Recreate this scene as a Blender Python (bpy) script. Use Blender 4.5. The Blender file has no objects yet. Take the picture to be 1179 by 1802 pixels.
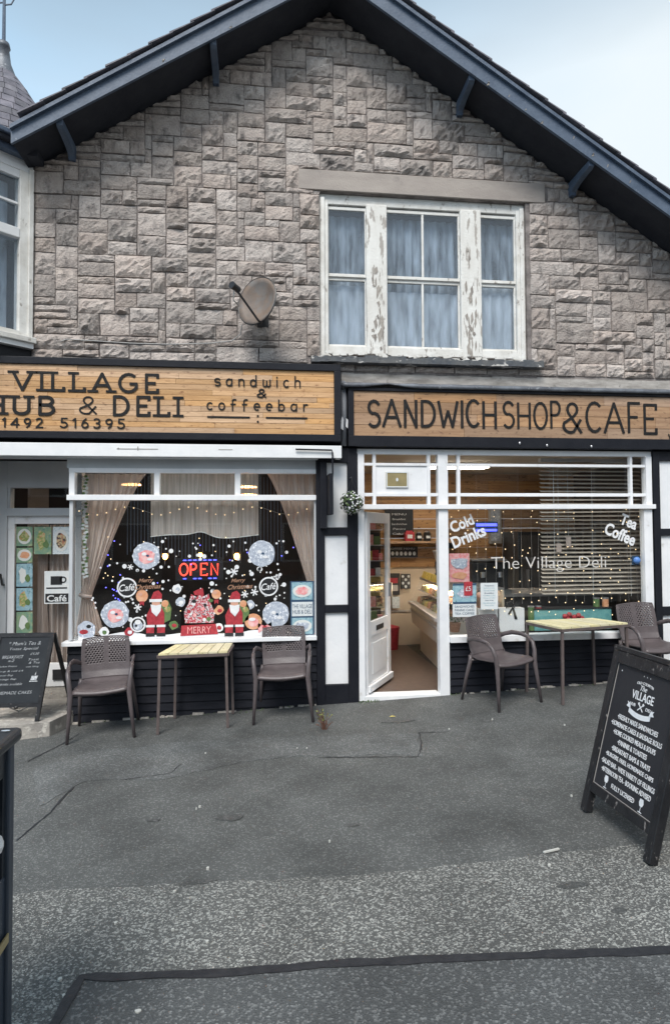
import bpy, math, random
from mathutils import Vector, Matrix, noise
random.seed(11)
PI = math.pi
S = bpy.context.scene
C = S.collection
def rad(a): return math.radians(a)

# ------------------------------------------------------------------ camera
F = 1100.0; YAW, PIT, ROL = rad(6.8), rad(1.856), rad(-0.329)
CD, CH = 6.65, 1.76
cy, sy = math.cos(YAW), math.sin(YAW)
_f = Vector((sy, cy, 0)); _r = Vector((cy, -sy, 0)); _u = Vector((0, 0, 1))
FW = _f*math.cos(PIT)+_u*math.sin(PIT); _u2 = _u*math.cos(PIT)-_f*math.sin(PIT)
RT = _r*math.cos(ROL)+_u2*math.sin(ROL); UP = _u2*math.cos(ROL)-_r*math.sin(ROL)
cam = bpy.data.cameras.new('camera'); co = bpy.data.objects.new('camera', cam); C.objects.link(co)
m3 = Matrix((RT, UP, -FW)).transposed()
co.matrix_world = Matrix.Translation((0, -CD, CH)) @ m3.to_4x4()
cam.sensor_fit = 'VERTICAL'; cam.sensor_height = 36; cam.lens = F/1802*36
cam.clip_start = .05; cam.clip_end = 500
S.camera = co

# ------------------------------------------------------------------ world and sun
SUN_EL, SUN_AZ = rad(52), rad(200)
w = bpy.data.worlds.new('World'); S.world = w; w.use_nodes = True
nt = w.node_tree; N = nt.nodes; N.clear(); L = nt.links
out = N.new('ShaderNodeOutputWorld'); bg = N.new('ShaderNodeBackground'); L.new(bg.outputs[0], out.inputs[0])
sky = N.new('ShaderNodeTexSky'); sky.sky_type = 'NISHITA'; sky.sun_disc = False
sky.sun_elevation = SUN_EL; sky.sun_rotation = SUN_AZ; sky.air_density = 1.0; sky.dust_density = 1.5
tc = N.new('ShaderNodeTexCoord')
mp = N.new('ShaderNodeMapping'); mp.inputs['Scale'].default_value = (1, 1, 3.2); L.new(tc.outputs['Generated'], mp.inputs[0])
nz = N.new('ShaderNodeTexNoise'); nz.inputs['Scale'].default_value = 1.3; nz.inputs['Detail'].default_value = 5
L.new(mp.outputs[0], nz.inputs['Vector'])
sep = N.new('ShaderNodeSeparateXYZ'); L.new(tc.outputs['Generated'], sep.inputs[0])
def wm(op, a, b=None, clamp=False):
    n = N.new('ShaderNodeMath'); n.operation = op; n.use_clamp = clamp
    for i, v in enumerate((a, b)):
        if v is None: continue
        if isinstance(v, (int, float)): n.inputs[i].default_value = v
        else: L.new(v, n.inputs[i])
    return n.outputs[0]
# a bank of cloud that thickens towards the right-hand (eastern) side
t1 = wm('MULTIPLY', sep.outputs['X'], 1.15); t2 = wm('ADD', t1, wm('MULTIPLY', nz.outputs[0], 1.1)); mask = wm('ADD', t2, -0.05, True)
# a greyer, higher layer of cloud
g1 = wm('MULTIPLY', sep.outputs['Z'], 11.0); g2 = wm('ADD', g1, wm('MULTIPLY', nz.outputs[0], 2.2)); g3 = wm('ADD', g2, -7.35, True)
cl = N.new('ShaderNodeMixRGB'); cl.inputs[1].default_value = (5.2, 5.7, 6.0, 1); cl.inputs[2].default_value = (5.2, 5.7, 6.0, 1)
hi = N.new('ShaderNodeMixRGB'); hi.inputs[2].default_value = (2.1, 2.9, 3.7, 1); L.new(wm('MULTIPLY', g3, .85), hi.inputs[0])
sm = N.new('ShaderNodeMixRGB'); sm.blend_type = 'MIX'
sb = N.new('ShaderNodeMixRGB'); sb.blend_type = 'ADD'; sb.inputs[0].default_value = 1; sb.inputs[2].default_value = (1.6, 2.6, 3.0, 1)
L.new(sky.outputs[0], sb.inputs[1])
L.new(mask, sm.inputs[0]); L.new(sb.outputs[0], sm.inputs[1]); L.new(cl.outputs[0], sm.inputs[2])
L.new(sm.outputs[0], hi.inputs[1]); L.new(hi.outputs[0], bg.inputs[0]); bg.inputs[1].default_value = 0.10
sun = bpy.data.lights.new('sun', 'SUN'); sun.energy = 2.3; sun.angle = rad(28); sun.color = (1, .96, .9)
so = bpy.data.objects.new('sun', sun); C.objects.link(so)
sd = Vector((math.sin(SUN_AZ)*math.cos(SUN_EL), math.cos(SUN_AZ)*math.cos(SUN_EL), math.sin(SUN_EL)))
so.rotation_euler = sd.to_track_quat('Z', 'Y').to_euler()
vs = S.view_settings; vs.view_transform = 'Standard'; vs.look = 'None'; vs.exposure = 0.75; vs.gamma = 1; vs.use_curve_mapping = False

# ------------------------------------------------------------------ pixel -> place
def ray(px, py):
    return RT*((px-589.5)/F)+UP*(-(py-901)/F)+FW
def W(px, py, y=0.0):
    d = ray(px, py); t = (y+CD)/d.y
    return (d.x*t, CH+d.z*t)
GS, G0 = .038, -.075
def gz(x): return GS*x+G0
def G(px, py):
    d = ray(px, py); t = (G0-CH)/(d.z-GS*d.x)
    return (d.x*t, -CD+d.y*t)

# ------------------------------------------------------------------ materials
MATS = {}
def mat(name, col, rough=.6, col2=None, nscale=8, bump=0, bscale=60, metal=0, spec=None, stretch=(1,1,1), emit=0, alpha=None, thr=(.35,.65), third=None, tthr=(.6,.7), tscale=20, rnd=0, detail=6, coord='Object', tstretch=(1,1,1)):
    m = bpy.data.materials.new(name); m.use_nodes = True; n = m.node_tree.nodes; l = m.node_tree.links
    b = n['Principled BSDF']; b.inputs['Roughness'].default_value = rough; b.inputs['Metallic'].default_value = metal
    if spec is not None: b.inputs['Specular IOR Level'].default_value = spec
    b.inputs['Base Color'].default_value = (*col, 1)
    t = n.new('ShaderNodeTexCoord')
    cur = None
    def noisetex(sc, st, det=detail):
        mpn = n.new('ShaderNodeMapping'); mpn.inputs['Scale'].default_value = st; l.new(t.outputs[coord], mpn.inputs[0])
        z = n.new('ShaderNodeTexNoise'); z.inputs['Scale'].default_value = sc; z.inputs['Detail'].default_value = det; z.inputs['Roughness'].default_value = .62
        l.new(mpn.outputs[0], z.inputs['Vector']); return z
    if col2 is not None:
        z = noisetex(nscale, stretch)
        mr = n.new('ShaderNodeMapRange'); mr.inputs[1].default_value = thr[0]; mr.inputs[2].default_value = thr[1]; l.new(z.outputs[0], mr.inputs[0])
        mx = n.new('ShaderNodeMixRGB'); mx.inputs[1].default_value = (*col, 1); mx.inputs[2].default_value = (*col2, 1)
        l.new(mr.outputs[0], mx.inputs[0]); cur = mx.outputs[0]
    if third is not None:
        z = noisetex(tscale, tstretch)
        mr = n.new('ShaderNodeMapRange'); mr.inputs[1].default_value = tthr[0]; mr.inputs[2].default_value = tthr[1]; l.new(z.outputs[0], mr.inputs[0])
        mx = n.new('ShaderNodeMixRGB'); mx.inputs[2].default_value = (*third, 1)
        if cur is None: mx.inputs[1].default_value = (*col, 1)
        else: l.new(cur, mx.inputs[1])
        l.new(mr.outputs[0], mx.inputs[0]); cur = mx.outputs[0]
    if rnd:
        oi = n.new('ShaderNodeObjectInfo'); ge = n.new('ShaderNodeNewGeometry')
        a = n.new('ShaderNodeMath'); a.operation = 'ADD'; l.new(oi.outputs['Random'], a.inputs[0]); l.new(ge.outputs['Random Per Island'], a.inputs[1])
        fr = n.new('ShaderNodeMath'); fr.operation = 'FRACT'; l.new(a.outputs[0], fr.inputs[0])
        mr = n.new('ShaderNodeMapRange'); mr.inputs[3].default_value = 1-rnd; mr.inputs[4].default_value = 1+rnd; l.new(fr.outputs[0], mr.inputs[0])
        hs = n.new('ShaderNodeHueSaturation'); l.new(mr.outputs[0], hs.inputs['Value'])
        ml = n.new('ShaderNodeMath'); ml.operation = 'MULTIPLY'; ml.inputs[1].default_value = 7.31; l.new(fr.outputs[0], ml.inputs[0])
        f2 = n.new('ShaderNodeMath'); f2.operation = 'FRACT'; l.new(ml.outputs[0], f2.inputs[0])
        m2 = n.new('ShaderNodeMapRange'); m2.inputs[3].default_value = .82; m2.inputs[4].default_value = 1.15; l.new(f2.outputs[0], m2.inputs[0]); l.new(m2.outputs[0], hs.inputs['Saturation'])
        if cur is None: hs.inputs['Color'].default_value = (*col, 1)
        else: l.new(cur, hs.inputs['Color'])
        cur = hs.outputs[0]
    if cur is not None: l.new(cur, b.inputs['Base Color'])
    if bump:
        z = noisetex(bscale, (1,1,1), 8)
        bp = n.new('ShaderNodeBump'); bp.inputs['Strength'].default_value = min(1, bump); bp.inputs['Distance'].default_value = .01*max(1, bump)
        l.new(z.outputs[0], bp.inputs['Height']); l.new(bp.outputs[0], b.inputs['Normal'])
    if emit:
        b.inputs['Emission Color'].default_value = (*col, 1); b.inputs['Emission Strength'].default_value = emit
    if alpha is not None: b.inputs['Alpha'].default_value = alpha
    MATS[name] = m
    return m
STONE = mat('rock_faced_stone', (.385,.328,.298), .92, (.49,.43,.39), 6, 2.6, 46, third=(.13,.115,.11), tthr=(.52,.74), tscale=9, tstretch=(1.3,1,.7), rnd=.22)
MORTAR = mat('mortar', (.30,.265,.25), .95, (.12,.105,.10), 7, 1, 60)
SMOOTH = mat('dressed_stone', (.38,.335,.30), .85, (.31,.27,.245), 2.5, .5, 60, stretch=(1,1,3), third=(.2,.18,.17), tthr=(.6,.8), tscale=5)
RENDER = mat('weathered_render', (.46,.43,.40), .9, (.24,.22,.2), 3.5, .6, 40, stretch=(1,1,4), third=(.1,.095,.09), tthr=(.6,.75), tscale=9)
BLACK = mat('black_paint', (.007,.008,.013), .5, (.012,.013,.018), 5, .25, 50, third=(.09,.09,.095), tthr=(.72,.8), tscale=30, spec=.25)
BLACKS = mat('black_slat_paint', (.006,.007,.012), .55, (.012,.013,.019), 4, .2, 40, spec=.22, stretch=(1,1,6), third=(.10,.10,.11), tthr=(.7,.82), tscale=18, tstretch=(.5,1,3))
WHITE = mat('white_paint', (.80,.80,.80), .45, (.70,.71,.72), 4, .15, 30, third=(.42,.40,.38), tthr=(.70,.82), tscale=12)
WHITEC = mat('clean_white_paint', (.80,.80,.81), .45, (.70,.71,.73), 3, .2, 30, third=(.52,.50,.47), tthr=(.63,.78), tscale=6)
PEEL = mat('peeling_white_paint', (.74,.73,.70), .7, (.62,.60,.56), 5, .6, 40, stretch=(1,1,.4), third=(.36,.33,.30), tthr=(.56,.59), tscale=10, tstretch=(1.9,1,.4))
PEELL = mat('aged_white_paint', (.74,.73,.70), .6, (.58,.56,.52), 6, .4, 30, third=(.3,.27,.24), tthr=(.61,.68), tscale=16, tstretch=(1,1,.5))
BAREWOOD = mat('bare_grey_wood', (.40,.36,.32), .9, (.20,.18,.165), 22, .8, 60, stretch=(4,1,.4))
SILL = mat('slate_sill', (.055,.065,.08), .7, (.12,.12,.12), 6, 1, 30, third=(.55,.53,.5), tthr=(.58,.62), tscale=9, tstretch=(.7,1,2))
BARGE = mat('blue_grey_bargeboard', (.050,.075,.118), .55, (.085,.115,.165), 6, .4, 40, third=(.22,.25,.29), tthr=(.66,.72), tscale=16, tstretch=(1,1,1))
SOFFIT = mat('near_black_soffit', (.010,.012,.02), .8, (.02,.022,.03), 5, .4, 30)
SLATE = mat('roof_slate', (.10,.098,.118), .7, (.17,.16,.185), 9, .5, 40, rnd=.25)
LEAD = mat('lead_sheet', (.17,.185,.21), .5, (.08,.085,.1), 6, .5, 20, metal=.2, third=(.3,.31,.33), tthr=(.6,.7), tscale=12)
def wood(name, a, b, knot, sc=3.0, rnd=.2):
    return mat(name, a, .6, b, sc, .3, 40, stretch=(.7,1,14), third=knot, tthr=(.57,.70), tscale=13, tstretch=(1,1,2.2), rnd=rnd)
PINE = wood('varnished_pine', (.61,.38,.20), (.44,.25,.12), (.24,.11,.05), 4.5, rnd=.16)
PALLET = wood('weathered_plank', (.43,.265,.15), (.29,.165,.09), (.14,.075,.045), 2.2, rnd=.24)
INWOOD = wood('interior_plank', (.42,.25,.12), (.30,.16,.07), (.12,.06,.03), 3, rnd=.3)
INK = mat('black_sign_paint', (.008,.008,.009), .65, (.018,.017,.017), 20, spec=.25)
CHAIRM = mat('brown_resin', (.075,.060,.062), .42, (.105,.086,.088), 9, .15, 60, third=(.15,.13,.13), tthr=(.66,.76), tscale=24)
TABLEM = mat('brown_steel', (.085,.065,.062), .45, (.12,.095,.09), 14, .1, 60)
SLATT = mat('pale_yellow_board', (.60,.54,.30), .6, (.66,.61,.42), 9, .3, 60, stretch=(1,6,1), third=(.33,.28,.14), tthr=(.6,.7), tscale=14, rnd=.12)
CHALK = mat('chalkboard', (.014,.017,.022), .6, (.024,.028,.033), 5, .1, 30, spec=.3)
BOARD = mat('printed_board', (.022,.022,.026), .5, (.029,.029,.033), 3, .1, 30, spec=.3)
BFRAME = mat('worn_black_frame', (.007,.007,.009), .4, (.018,.018,.02), 8, .3, 40, third=(.24,.22,.21), tthr=(.62,.68), tscale=34, tstretch=(1,1,.5))
CHALKW = mat('chalk_white', (.62,.64,.66), .9, (.3,.31,.33), 60)
VINYL = mat('white_vinyl', (.78,.78,.79), .5, (.66,.67,.69), 14)
FADED = mat('faded_vinyl', (.66,.64,.62), .6, (.50,.48,.46), 14)
GUM = mat('pale_spot', (.48,.48,.45), .8)
STEP = mat('worn_concrete', (.42,.39,.35), .9, (.27,.25,.23), 6, 1, 40, third=(.55,.52,.47), tthr=(.55,.65), tscale=14)
BINM = mat('black_bin_plastic', (.012,.016,.022), .3, (.03,.036,.044), 4, .15, 30)
BINP = mat('bin_blue_grey', (.045,.058,.08), .35, (.03,.04,.055), 3, .15, 30, stretch=(1,1,.3))
GOLD = mat('brass', (.5,.4,.2), .35, (.36,.3,.16), 6, metal=.5)
CHROME = mat('steel', (.5,.5,.52), .3, metal=.9)
GREYS = mat('shade_grey_paint', (.50,.52,.54), .6, (.44,.46,.48), 3, .1, 20)  # shade under the left fascia is put into this grey
DISHM = mat('weathered_dish', (.13,.105,.09), .6, (.20,.145,.11), 6, .2, 30, third=(.17,.17,.17), tthr=(.5,.7), tscale=5)
CABLE = mat('pale_cable', (.36,.35,.34), .7)
GREEN = mat('leaf_green', (.05,.09,.03), .6, (.09,.13,.05), 20, rnd=.3)
BROWNL = mat('dead_stem', (.13,.06,.04), .8)
REDM = mat('red_cloth_print', (.46,.035,.05), .6, (.27,.02,.03), 30)
GREENP = mat('green_print', (.07,.15,.05), .6, (.13,.2,.07), 12)
SKINP = mat('skin_print', (.6,.33,.24), .6)
GREYP = mat('silver_print', (.50,.54,.60), .6, (.30,.34,.43), 30, third=(.78,.8,.84), tthr=(.55,.62), tscale=45)
PINKP = mat('pink_print', (.74,.20,.22), .6, (.78,.50,.48), 26)
ORANGEP = mat('orange_print', (.6,.25,.12), .6, (.7,.4,.25), 20)
WREATHP = mat('berry_print', (.45,.05,.07), .6, (.66,.6,.62), 55, thr=(.48,.54), third=(.05,.03,.04), tthr=(.55,.6), tscale=60)
COPPER = mat('copper_glitter', (.42,.24,.16), .5, (.25,.13,.08), 60)
FOOD = mat('food_print', (.50,.42,.22), .6, (.20,.28,.08), 34, thr=(.45,.55), third=(.55,.2,.1), tthr=(.58,.62), tscale=40)
FOODB = mat('food_photo_blue', (.18,.34,.42), .5, (.35,.5,.55), 20, third=(.1,.2,.22), tthr=(.55,.62), tscale=28)
FOODG = mat('food_photo_green', (.10,.24,.20), .5, (.28,.36,.2), 24, third=(.45,.42,.3), tthr=(.58,.64), tscale=30)
PLATE = mat('white_plate_print', (.66,.68,.66), .4)
PAPER = mat('white_paper', (.66,.68,.68), .7, (.58,.62,.64), 20)
PAPERP = mat('printed_paper', (.60,.66,.68), .7, (.30,.38,.42), 46, thr=(.55,.6), stretch=(1,1,3))
BLUEP = mat('blue_print', (.03,.07,.13), .5)
YELLOWP = mat('yellow_price_card', (.72,.62,.16), .6, (.6,.42,.1), 30)
INDARK = mat('dark_interior_paint', (.05,.045,.045), .8, (.075,.065,.06), 3)
INCREAM = mat('cream_interior_paint', (.60,.50,.38), .7, (.52,.43,.32), 3)
INFLOOR = mat('brown_floor', (.10,.07,.055), .45, (.13,.09,.07), 12, .1, 60)
CASE = mat('counter_cream', (.56,.52,.46), .4, (.5,.46,.41), 4)
DARKG = mat('dark_equipment', (.02,.02,.022), .4)
GOODS = mat('mixed_goods', (.4,.16,.09), .5, (.5,.42,.25), 30, thr=(.45,.55), third=(.05,.04,.04), tthr=(.52,.56), tscale=35)
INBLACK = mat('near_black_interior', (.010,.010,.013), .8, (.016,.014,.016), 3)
SEWN = mat('taupe_curtain', (.45,.37,.33), .85, (.38,.31,.28), 30)
BLINDM = mat('grey_blind', (.42,.40,.385), .5, (.35,.33,.31), 10)
SLATB = mat('cream_blind', (.50,.45,.39), .5, (.40,.36,.31), 10)
WHITEP = mat('shop_package', (.7,.7,.7), .5)
TEAL = mat('teal_box', (.10,.30,.31), .6, (.16,.38,.37), 20)
BULBW = mat('warm_bulb', (1,.50,.18), .4, emit=9)
BULBL = mat('amber_lamp', (1,.42,.08), .4, emit=16)
LEDW = mat('tiny_warm_led', (1,.74,.42), .4, emit=1.0)
LEDB = mat('tiny_blue_led', (.12,.12,1), .4, emit=3)
NEONR = mat('red_neon', (1,.08,.05), .4, emit=1.3)
NEONB = mat('blue_neon', (.10,.12,1), .4, emit=1.6)
PANEL = mat('warm_light_panel', (1,.88,.72), .4, emit=17)
TAR = mat('tar_seam', (.012,.013,.017), .55, (.025,.026,.03), 20, .4, 60)
PVC = mat('grey_plastic_pipe', (.14,.15,.17), .5, (.2,.21,.23), 6)

def glass(name, tint, refl=.06, rough=.01, haze=0, hazecol=(.3,.4,.5)):
    m = bpy.data.materials.new(name); m.use_nodes = True; n = m.node_tree.nodes; l = m.node_tree.links; n.clear()
    o = n.new('ShaderNodeOutputMaterial'); tr = n.new('ShaderNodeBsdfTransparent'); tr.inputs[0].default_value = (*tint, 1)
    gl = n.new('ShaderNodeBsdfGlossy'); gl.inputs['Roughness'].default_value = rough
    fr = n.new('ShaderNodeFresnel'); fr.inputs[0].default_value = 1.5
    a = n.new('ShaderNodeMath'); a.operation = 'ADD'; a.inputs[1].default_value = refl; l.new(fr.outputs[0], a.inputs[0])
    ge = n.new('ShaderNodeNewGeometry'); ib = n.new('ShaderNodeMath'); ib.operation = 'SUBTRACT'; ib.inputs[0].default_value = 1; l.new(ge.outputs['Backfacing'], ib.inputs[1])
    a2 = n.new('ShaderNodeMath'); a2.operation = 'MULTIPLY'; l.new(a.outputs[0], a2.inputs[0]); l.new(ib.outputs[0], a2.inputs[1])   # reflection counted once, on the outer face of each pane
    mx = n.new('ShaderNodeMixShader'); l.new(a2.outputs[0], mx.inputs[0]); l.new(tr.outputs[0], mx.inputs[1]); l.new(gl.outputs[0], mx.inputs[2])
    last = mx.outputs[0]
    if haze:
        df = n.new('ShaderNodeBsdfDiffuse'); df.inputs[0].default_value = (*hazecol, 1)
        m2 = n.new('ShaderNodeMixShader'); m2.inputs[0].default_value = haze; l.new(last, m2.inputs[1]); l.new(df.outputs[0], m2.inputs[2]); last = m2.outputs[0]
    l.new(last, o.inputs[0]); return m
GLASS = glass('shop_glass', (.94,.95,.95), .02)
GLASSLO = mat('case_glass', (.8,.85,.85), .5, alpha=.06)
GLASSUP = glass('old_glass', (.88,.91,.94), .06, .03, .03, (.34,.44,.56))
def sheer(name, col, op, stripes=0, var=.25, low=0):
    m = bpy.data.materials.new(name); m.use_nodes = True; n = m.node_tree.nodes; l = m.node_tree.links; n.clear()
    o = n.new('ShaderNodeOutputMaterial'); tr = n.new('ShaderNodeBsdfTransparent'); df = n.new('ShaderNodeBsdfDiffuse'); df.inputs[0].default_value = (*col, 1)
    tl = n.new('ShaderNodeBsdfTranslucent'); tl.inputs[0].default_value = (*col, 1)
    m1 = n.new('ShaderNodeMixShader'); m1.inputs[0].default_value = .25; l.new(df.outputs[0], m1.inputs[1]); l.new(tl.outputs[0], m1.inputs[2])
    mx = n.new('ShaderNodeMixShader'); l.new(tr.outputs[0], mx.inputs[1]); l.new(m1.outputs[0], mx.inputs[2]); mx.inputs[0].default_value = op
    t = n.new('ShaderNodeTexCoord'); mpn = n.new('ShaderNodeMapping'); mpn.inputs['Scale'].default_value = (9,1,1.6) if low else (30,1,1.2); z = n.new('ShaderNodeTexNoise'); z.inputs['Scale'].default_value = 1.5
    l.new(t.outputs['Object'], mpn.inputs[0]); l.new(mpn.outputs[0], z.inputs['Vector'])
    mr = n.new('ShaderNodeMapRange'); mr.inputs[1].default_value = .3; mr.inputs[2].default_value = .7; mr.inputs[3].default_value = op-var; mr.inputs[4].default_value = min(1, op+var)
    l.new(z.outputs[0], mr.inputs[0]); l.new(mr.outputs[0], mx.inputs[0])
    l.new(mx.outputs[0], o.inputs[0]); return m
SHEER = sheer('taupe_voile', (.74,.64,.59), .80, var=.14)
NET = sheer('white_net', (.74,.72,.70), .55, var=.14)
NETUP = sheer('upstairs_net', (.66,.72,.78), .60, var=.38, low=1)
NETLO = sheer('lower_glow_net', (.80,.84,.88), .68, var=.30, low=1)

def asphalt(name, c1, c2, speck, sc, amt, bumpd=.004, patch=(.7, 1.25), wet=.75):
    m = bpy.data.materials.new(name); m.use_nodes = True; n = m.node_tree.nodes; l = m.node_tree.links
    b = n['Principled BSDF']; b.inputs['Roughness'].default_value = wet
    t = n.new('ShaderNodeTexCoord')
    v = n.new('ShaderNodeTexVoronoi'); v.inputs['Scale'].default_value = sc; l.new(t.outputs['Object'], v.inputs['Vector'])
    z = n.new('ShaderNodeTexNoise'); z.inputs['Scale'].default_value = 1.6; z.inputs['Detail'].default_value = 7; z.inputs['Roughness'].default_value = .6; l.new(t.outputs['Object'], z.inputs['Vector'])
    z2 = n.new('ShaderNodeTexNoise'); z2.inputs['Scale'].default_value = sc*1.7; z2.inputs['Detail'].default_value = 3; l.new(t.outputs['Object'], z2.inputs['Vector'])
    sp = n.new('ShaderNodeSeparateColor'); l.new(v.outputs['Color'], sp.inputs[0])
    mr = n.new('ShaderNodeMapRange'); mr.inputs[1].default_value = 1-amt; mr.inputs[2].default_value = 1.0; l.new(sp.outputs[0], mr.inputs[0])
    mx0 = n.new('ShaderNodeMixRGB'); mx0.inputs[1].default_value = (*c1, 1); mx0.inputs[2].default_value = (*c2, 1); l.new(z2.outputs[0], mx0.inputs[0])
    mx = n.new('ShaderNodeMixRGB'); mx.inputs[2].default_value = (*speck, 1); l.new(mx0.outputs[0], mx.inputs[1]); l.new(mr.outputs[0], mx.inputs[0])
    pr = n.new('ShaderNodeMapRange'); pr.inputs[1].default_value = .3; pr.inputs[2].default_value = .7; pr.inputs[3].default_value = patch[0]; pr.inputs[4].default_value = patch[1]; l.new(z.outputs[0], pr.inputs[0])
    hs = n.new('ShaderNodeHueSaturation'); l.new(pr.outputs[0], hs.inputs['Value']); l.new(mx.outputs[0], hs.inputs['Color'])
    l.new(hs.outputs[0], b.inputs['Base Color'])
    bp = n.new('ShaderNodeBump'); bp.inputs['Strength'].default_value = .8; bp.inputs['Distance'].default_value = bumpd
    ad = n.new('ShaderNodeMath'); ad.operation = 'ADD'; l.new(v.outputs['Distance'], ad.inputs[0]); l.new(z2.outputs[0], ad.inputs[1])
    l.new(ad.outputs[0], bp.inputs['Height']); l.new(bp.outputs[0], b.inputs['Normal'])
    return m
ASPH = asphalt('fine_asphalt', (.050,.052,.051), (.115,.119,.116), (.19,.193,.187), 120, .3, .006, (.6,1.3))
ASPH2 = asphalt('coarse_asphalt', (.040,.041,.039), (.150,.151,.145), (.40,.40,.375), 120, .46, .009, (.75, 1.25))
ASPH3 = asphalt('dark_asphalt', (.040,.043,.044), (.092,.096,.098), (.18,.185,.185), 110, .32, .006)
ASPHP = asphalt('pale_asphalt', (.048,.051,.051), (.108,.113,.112), (.18,.185,.185), 115, .34, .005, (.6,1.5))

# ------------------------------------------------------------------ mesh helpers
class MB:
    def __init__(s): s.v = []; s.f = []; s.sm = False
    def add(s, v, f):
        o = len(s.v); s.v += [tuple(p) for p in v]; s.f += [tuple(i+o for i in q) for q in f]; return s
    def box(s, x0, x1, y0, y1, z0, z1):
        if x0 > x1: x0, x1 = x1, x0
        if y0 > y1: y0, y1 = y1, y0
        if z0 > z1: z0, z1 = z1, z0
        return s.add([(x0,y0,z0),(x1,y0,z0),(x1,y1,z0),(x0,y1,z0),(x0,y0,z1),(x1,y0,z1),(x1,y1,z1),(x0,y1,z1)],
                     [(0,1,5,4),(1,2,6,5),(2,3,7,6),(3,0,4,7),(4,5,6,7),(3,2,1,0)])
    def hexa(s, bot, top):
        return s.add(list(bot)+list(top), [(0,1,5,4),(1,2,6,5),(2,3,7,6),(3,0,4,7),(4,5,6,7),(3,2,1,0)])
    def bar(s, a, b, wd, dp, up=(0,0,1)):
        a = Vector(a); b = Vector(b); d = (b-a).normalized(); u = Vector(up)
        if abs(d.dot(u)) > .95: u = Vector((0,1,0))
        r = d.cross(u).normalized()*wd/2; q = r.cross(d).normalized()*dp/2
        return s.hexa([a-r-q, a+r-q, a+r+q, a-r+q], [b-r-q, b+r-q, b+r+q, b-r+q])
    def poly(s, pts, y, t=.003):
        # outline in (x, z), front at y, thickness behind
        n = len(pts)
        s.add([(p[0], y, p[1]) for p in pts]+[(p[0], y+t, p[1]) for p in pts],
              [tuple(range(n))]+[((i+1) % n, i, n+i, n+(i+1) % n) for i in range(n)]+[tuple(range(2*n-1, n-1, -1))]); return s
    def disc(s, cx, cz, rx, rz, y, t=.003, n=20, jag=0):
        return s.poly([(cx+rx*(1+jag*random.uniform(-1,1))*math.cos(2*PI*i/n), cz+rz*(1+jag*random.uniform(-1,1))*math.sin(2*PI*i/n)) for i in range(n)], y, t)
    def ring(s, cx, cz, r0, r1, y, t=.003, n=28):
        v = []; f = []
        for i in range(n):
            c, q = math.cos(2*PI*i/n), math.sin(2*PI*i/n)
            v += [(cx+r0*c, y, cz+r0*q), (cx+r1*c, y, cz+r1*q), (cx+r0*c, y+t, cz+r0*q), (cx+r1*c, y+t, cz+r1*q)]
        for i in range(n):
            a = 4*i; b = 4*((i+1) % n)
            f += [(a, a+1, b+1, b), (a+1, a+3, b+3, b+1), (a+2, a, b, b+2)]
        return s.add(v, f)
    def tube(s, pts, r, n=8, flat=1.0, cap=True):
        pts = [Vector(p) for p in pts]; rs = r if isinstance(r, (list, tuple)) else [r]*len(pts)
        v = []; f = []; prev = None
        for i, p in enumerate(pts):
            d = (pts[min(i+1, len(pts)-1)]-pts[max(i-1, 0)])
            d = d.normalized() if d.length > 1e-9 else Vector((0,0,1))
            if prev is None:
                u = Vector((0,1,0)) if abs(d.y) < .9 else Vector((1,0,0))
            else: u = prev
            a = d.cross(u).normalized(); b = a.cross(d).normalized(); prev = b
            for k in range(n):
                t = 2*PI*k/n; v.append(p+a*rs[i]*math.cos(t)+b*rs[i]*flat*math.sin(t))
        for i in range(len(pts)-1):
            for k in range(n):
                f.append((i*n+k, i*n+(k+1) % n, (i+1)*n+(k+1) % n, (i+1)*n+k))
        if cap:
            f.append(tuple(range(n-1, -1, -1))); o = (len(pts)-1)*n; f.append(tuple(range(o, o+n)))
        return s.add(v, f)
    def ball(s, c, r, n=8, m=6, sq=(1,1,1)):
        v = []; f = []
        for j in range(m+1):
            ph = PI*j/m
            for k in range(n):
                t = 2*PI*k/n; v.append((c[0]+r*sq[0]*math.sin(ph)*math.cos(t), c[1]+r*sq[1]*math.sin(ph)*math.sin(t), c[2]+r*sq[2]*math.cos(ph)))
        for j in range(m):
            for k in range(n): f.append((j*n+k, (j+1)*n+k, (j+1)*n+(k+1) % n, j*n+(k+1) % n))
        return s.add(v, f)
    def lathe(s, prof, c, n=16):
        v = []; f = []
        for (r, z) in prof:
            for k in range(n):
                t = 2*PI*k/n; v.append((c[0]+r*math.cos(t), c[1]+r*math.sin(t), c[2]+z))
        for j in range(len(prof)-1):
            for k in range(n): f.append((j*n+k, j*n+(k+1) % n, (j+1)*n+(k+1) % n, (j+1)*n+k))
        return s.add(v, f)
def build(name, mb, m, parent=None, smooth=False, kind=None, bevel=0, label=None, solid=0, local=False):
    me = bpy.data.meshes.new(name)
    off = Vector((0,0,0))
    o = bpy.data.objects.new(name, me)
    if parent is not None and not local:
        p = parent
        while p is not None: off += p.location; p = p.parent
    me.from_pydata([(a-off.x, b-off.y, c-off.z) for a, b, c in mb.v], [], mb.f); me.update()
    me.materials.append(m)
    if smooth: me.polygons.foreach_set('use_smooth', [True]*len(me.polygons))
    C.objects.link(o)
    if parent is not None: o.parent = parent
    if kind: o['kind'] = kind
    if label: o['label'] = label
    if bevel:
        b = o.modifiers.new('bevel', 'BEVEL'); b.width = bevel; b.segments = 2; b.limit_method = 'ANGLE'
    if solid:
        b = o.modifiers.new('solid', 'SOLIDIFY'); b.thickness = solid
    return o
def tag(o, label, cat, group=None):
    o['label'] = label; o['category'] = cat
    if group: o['group'] = group
    return o
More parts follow.
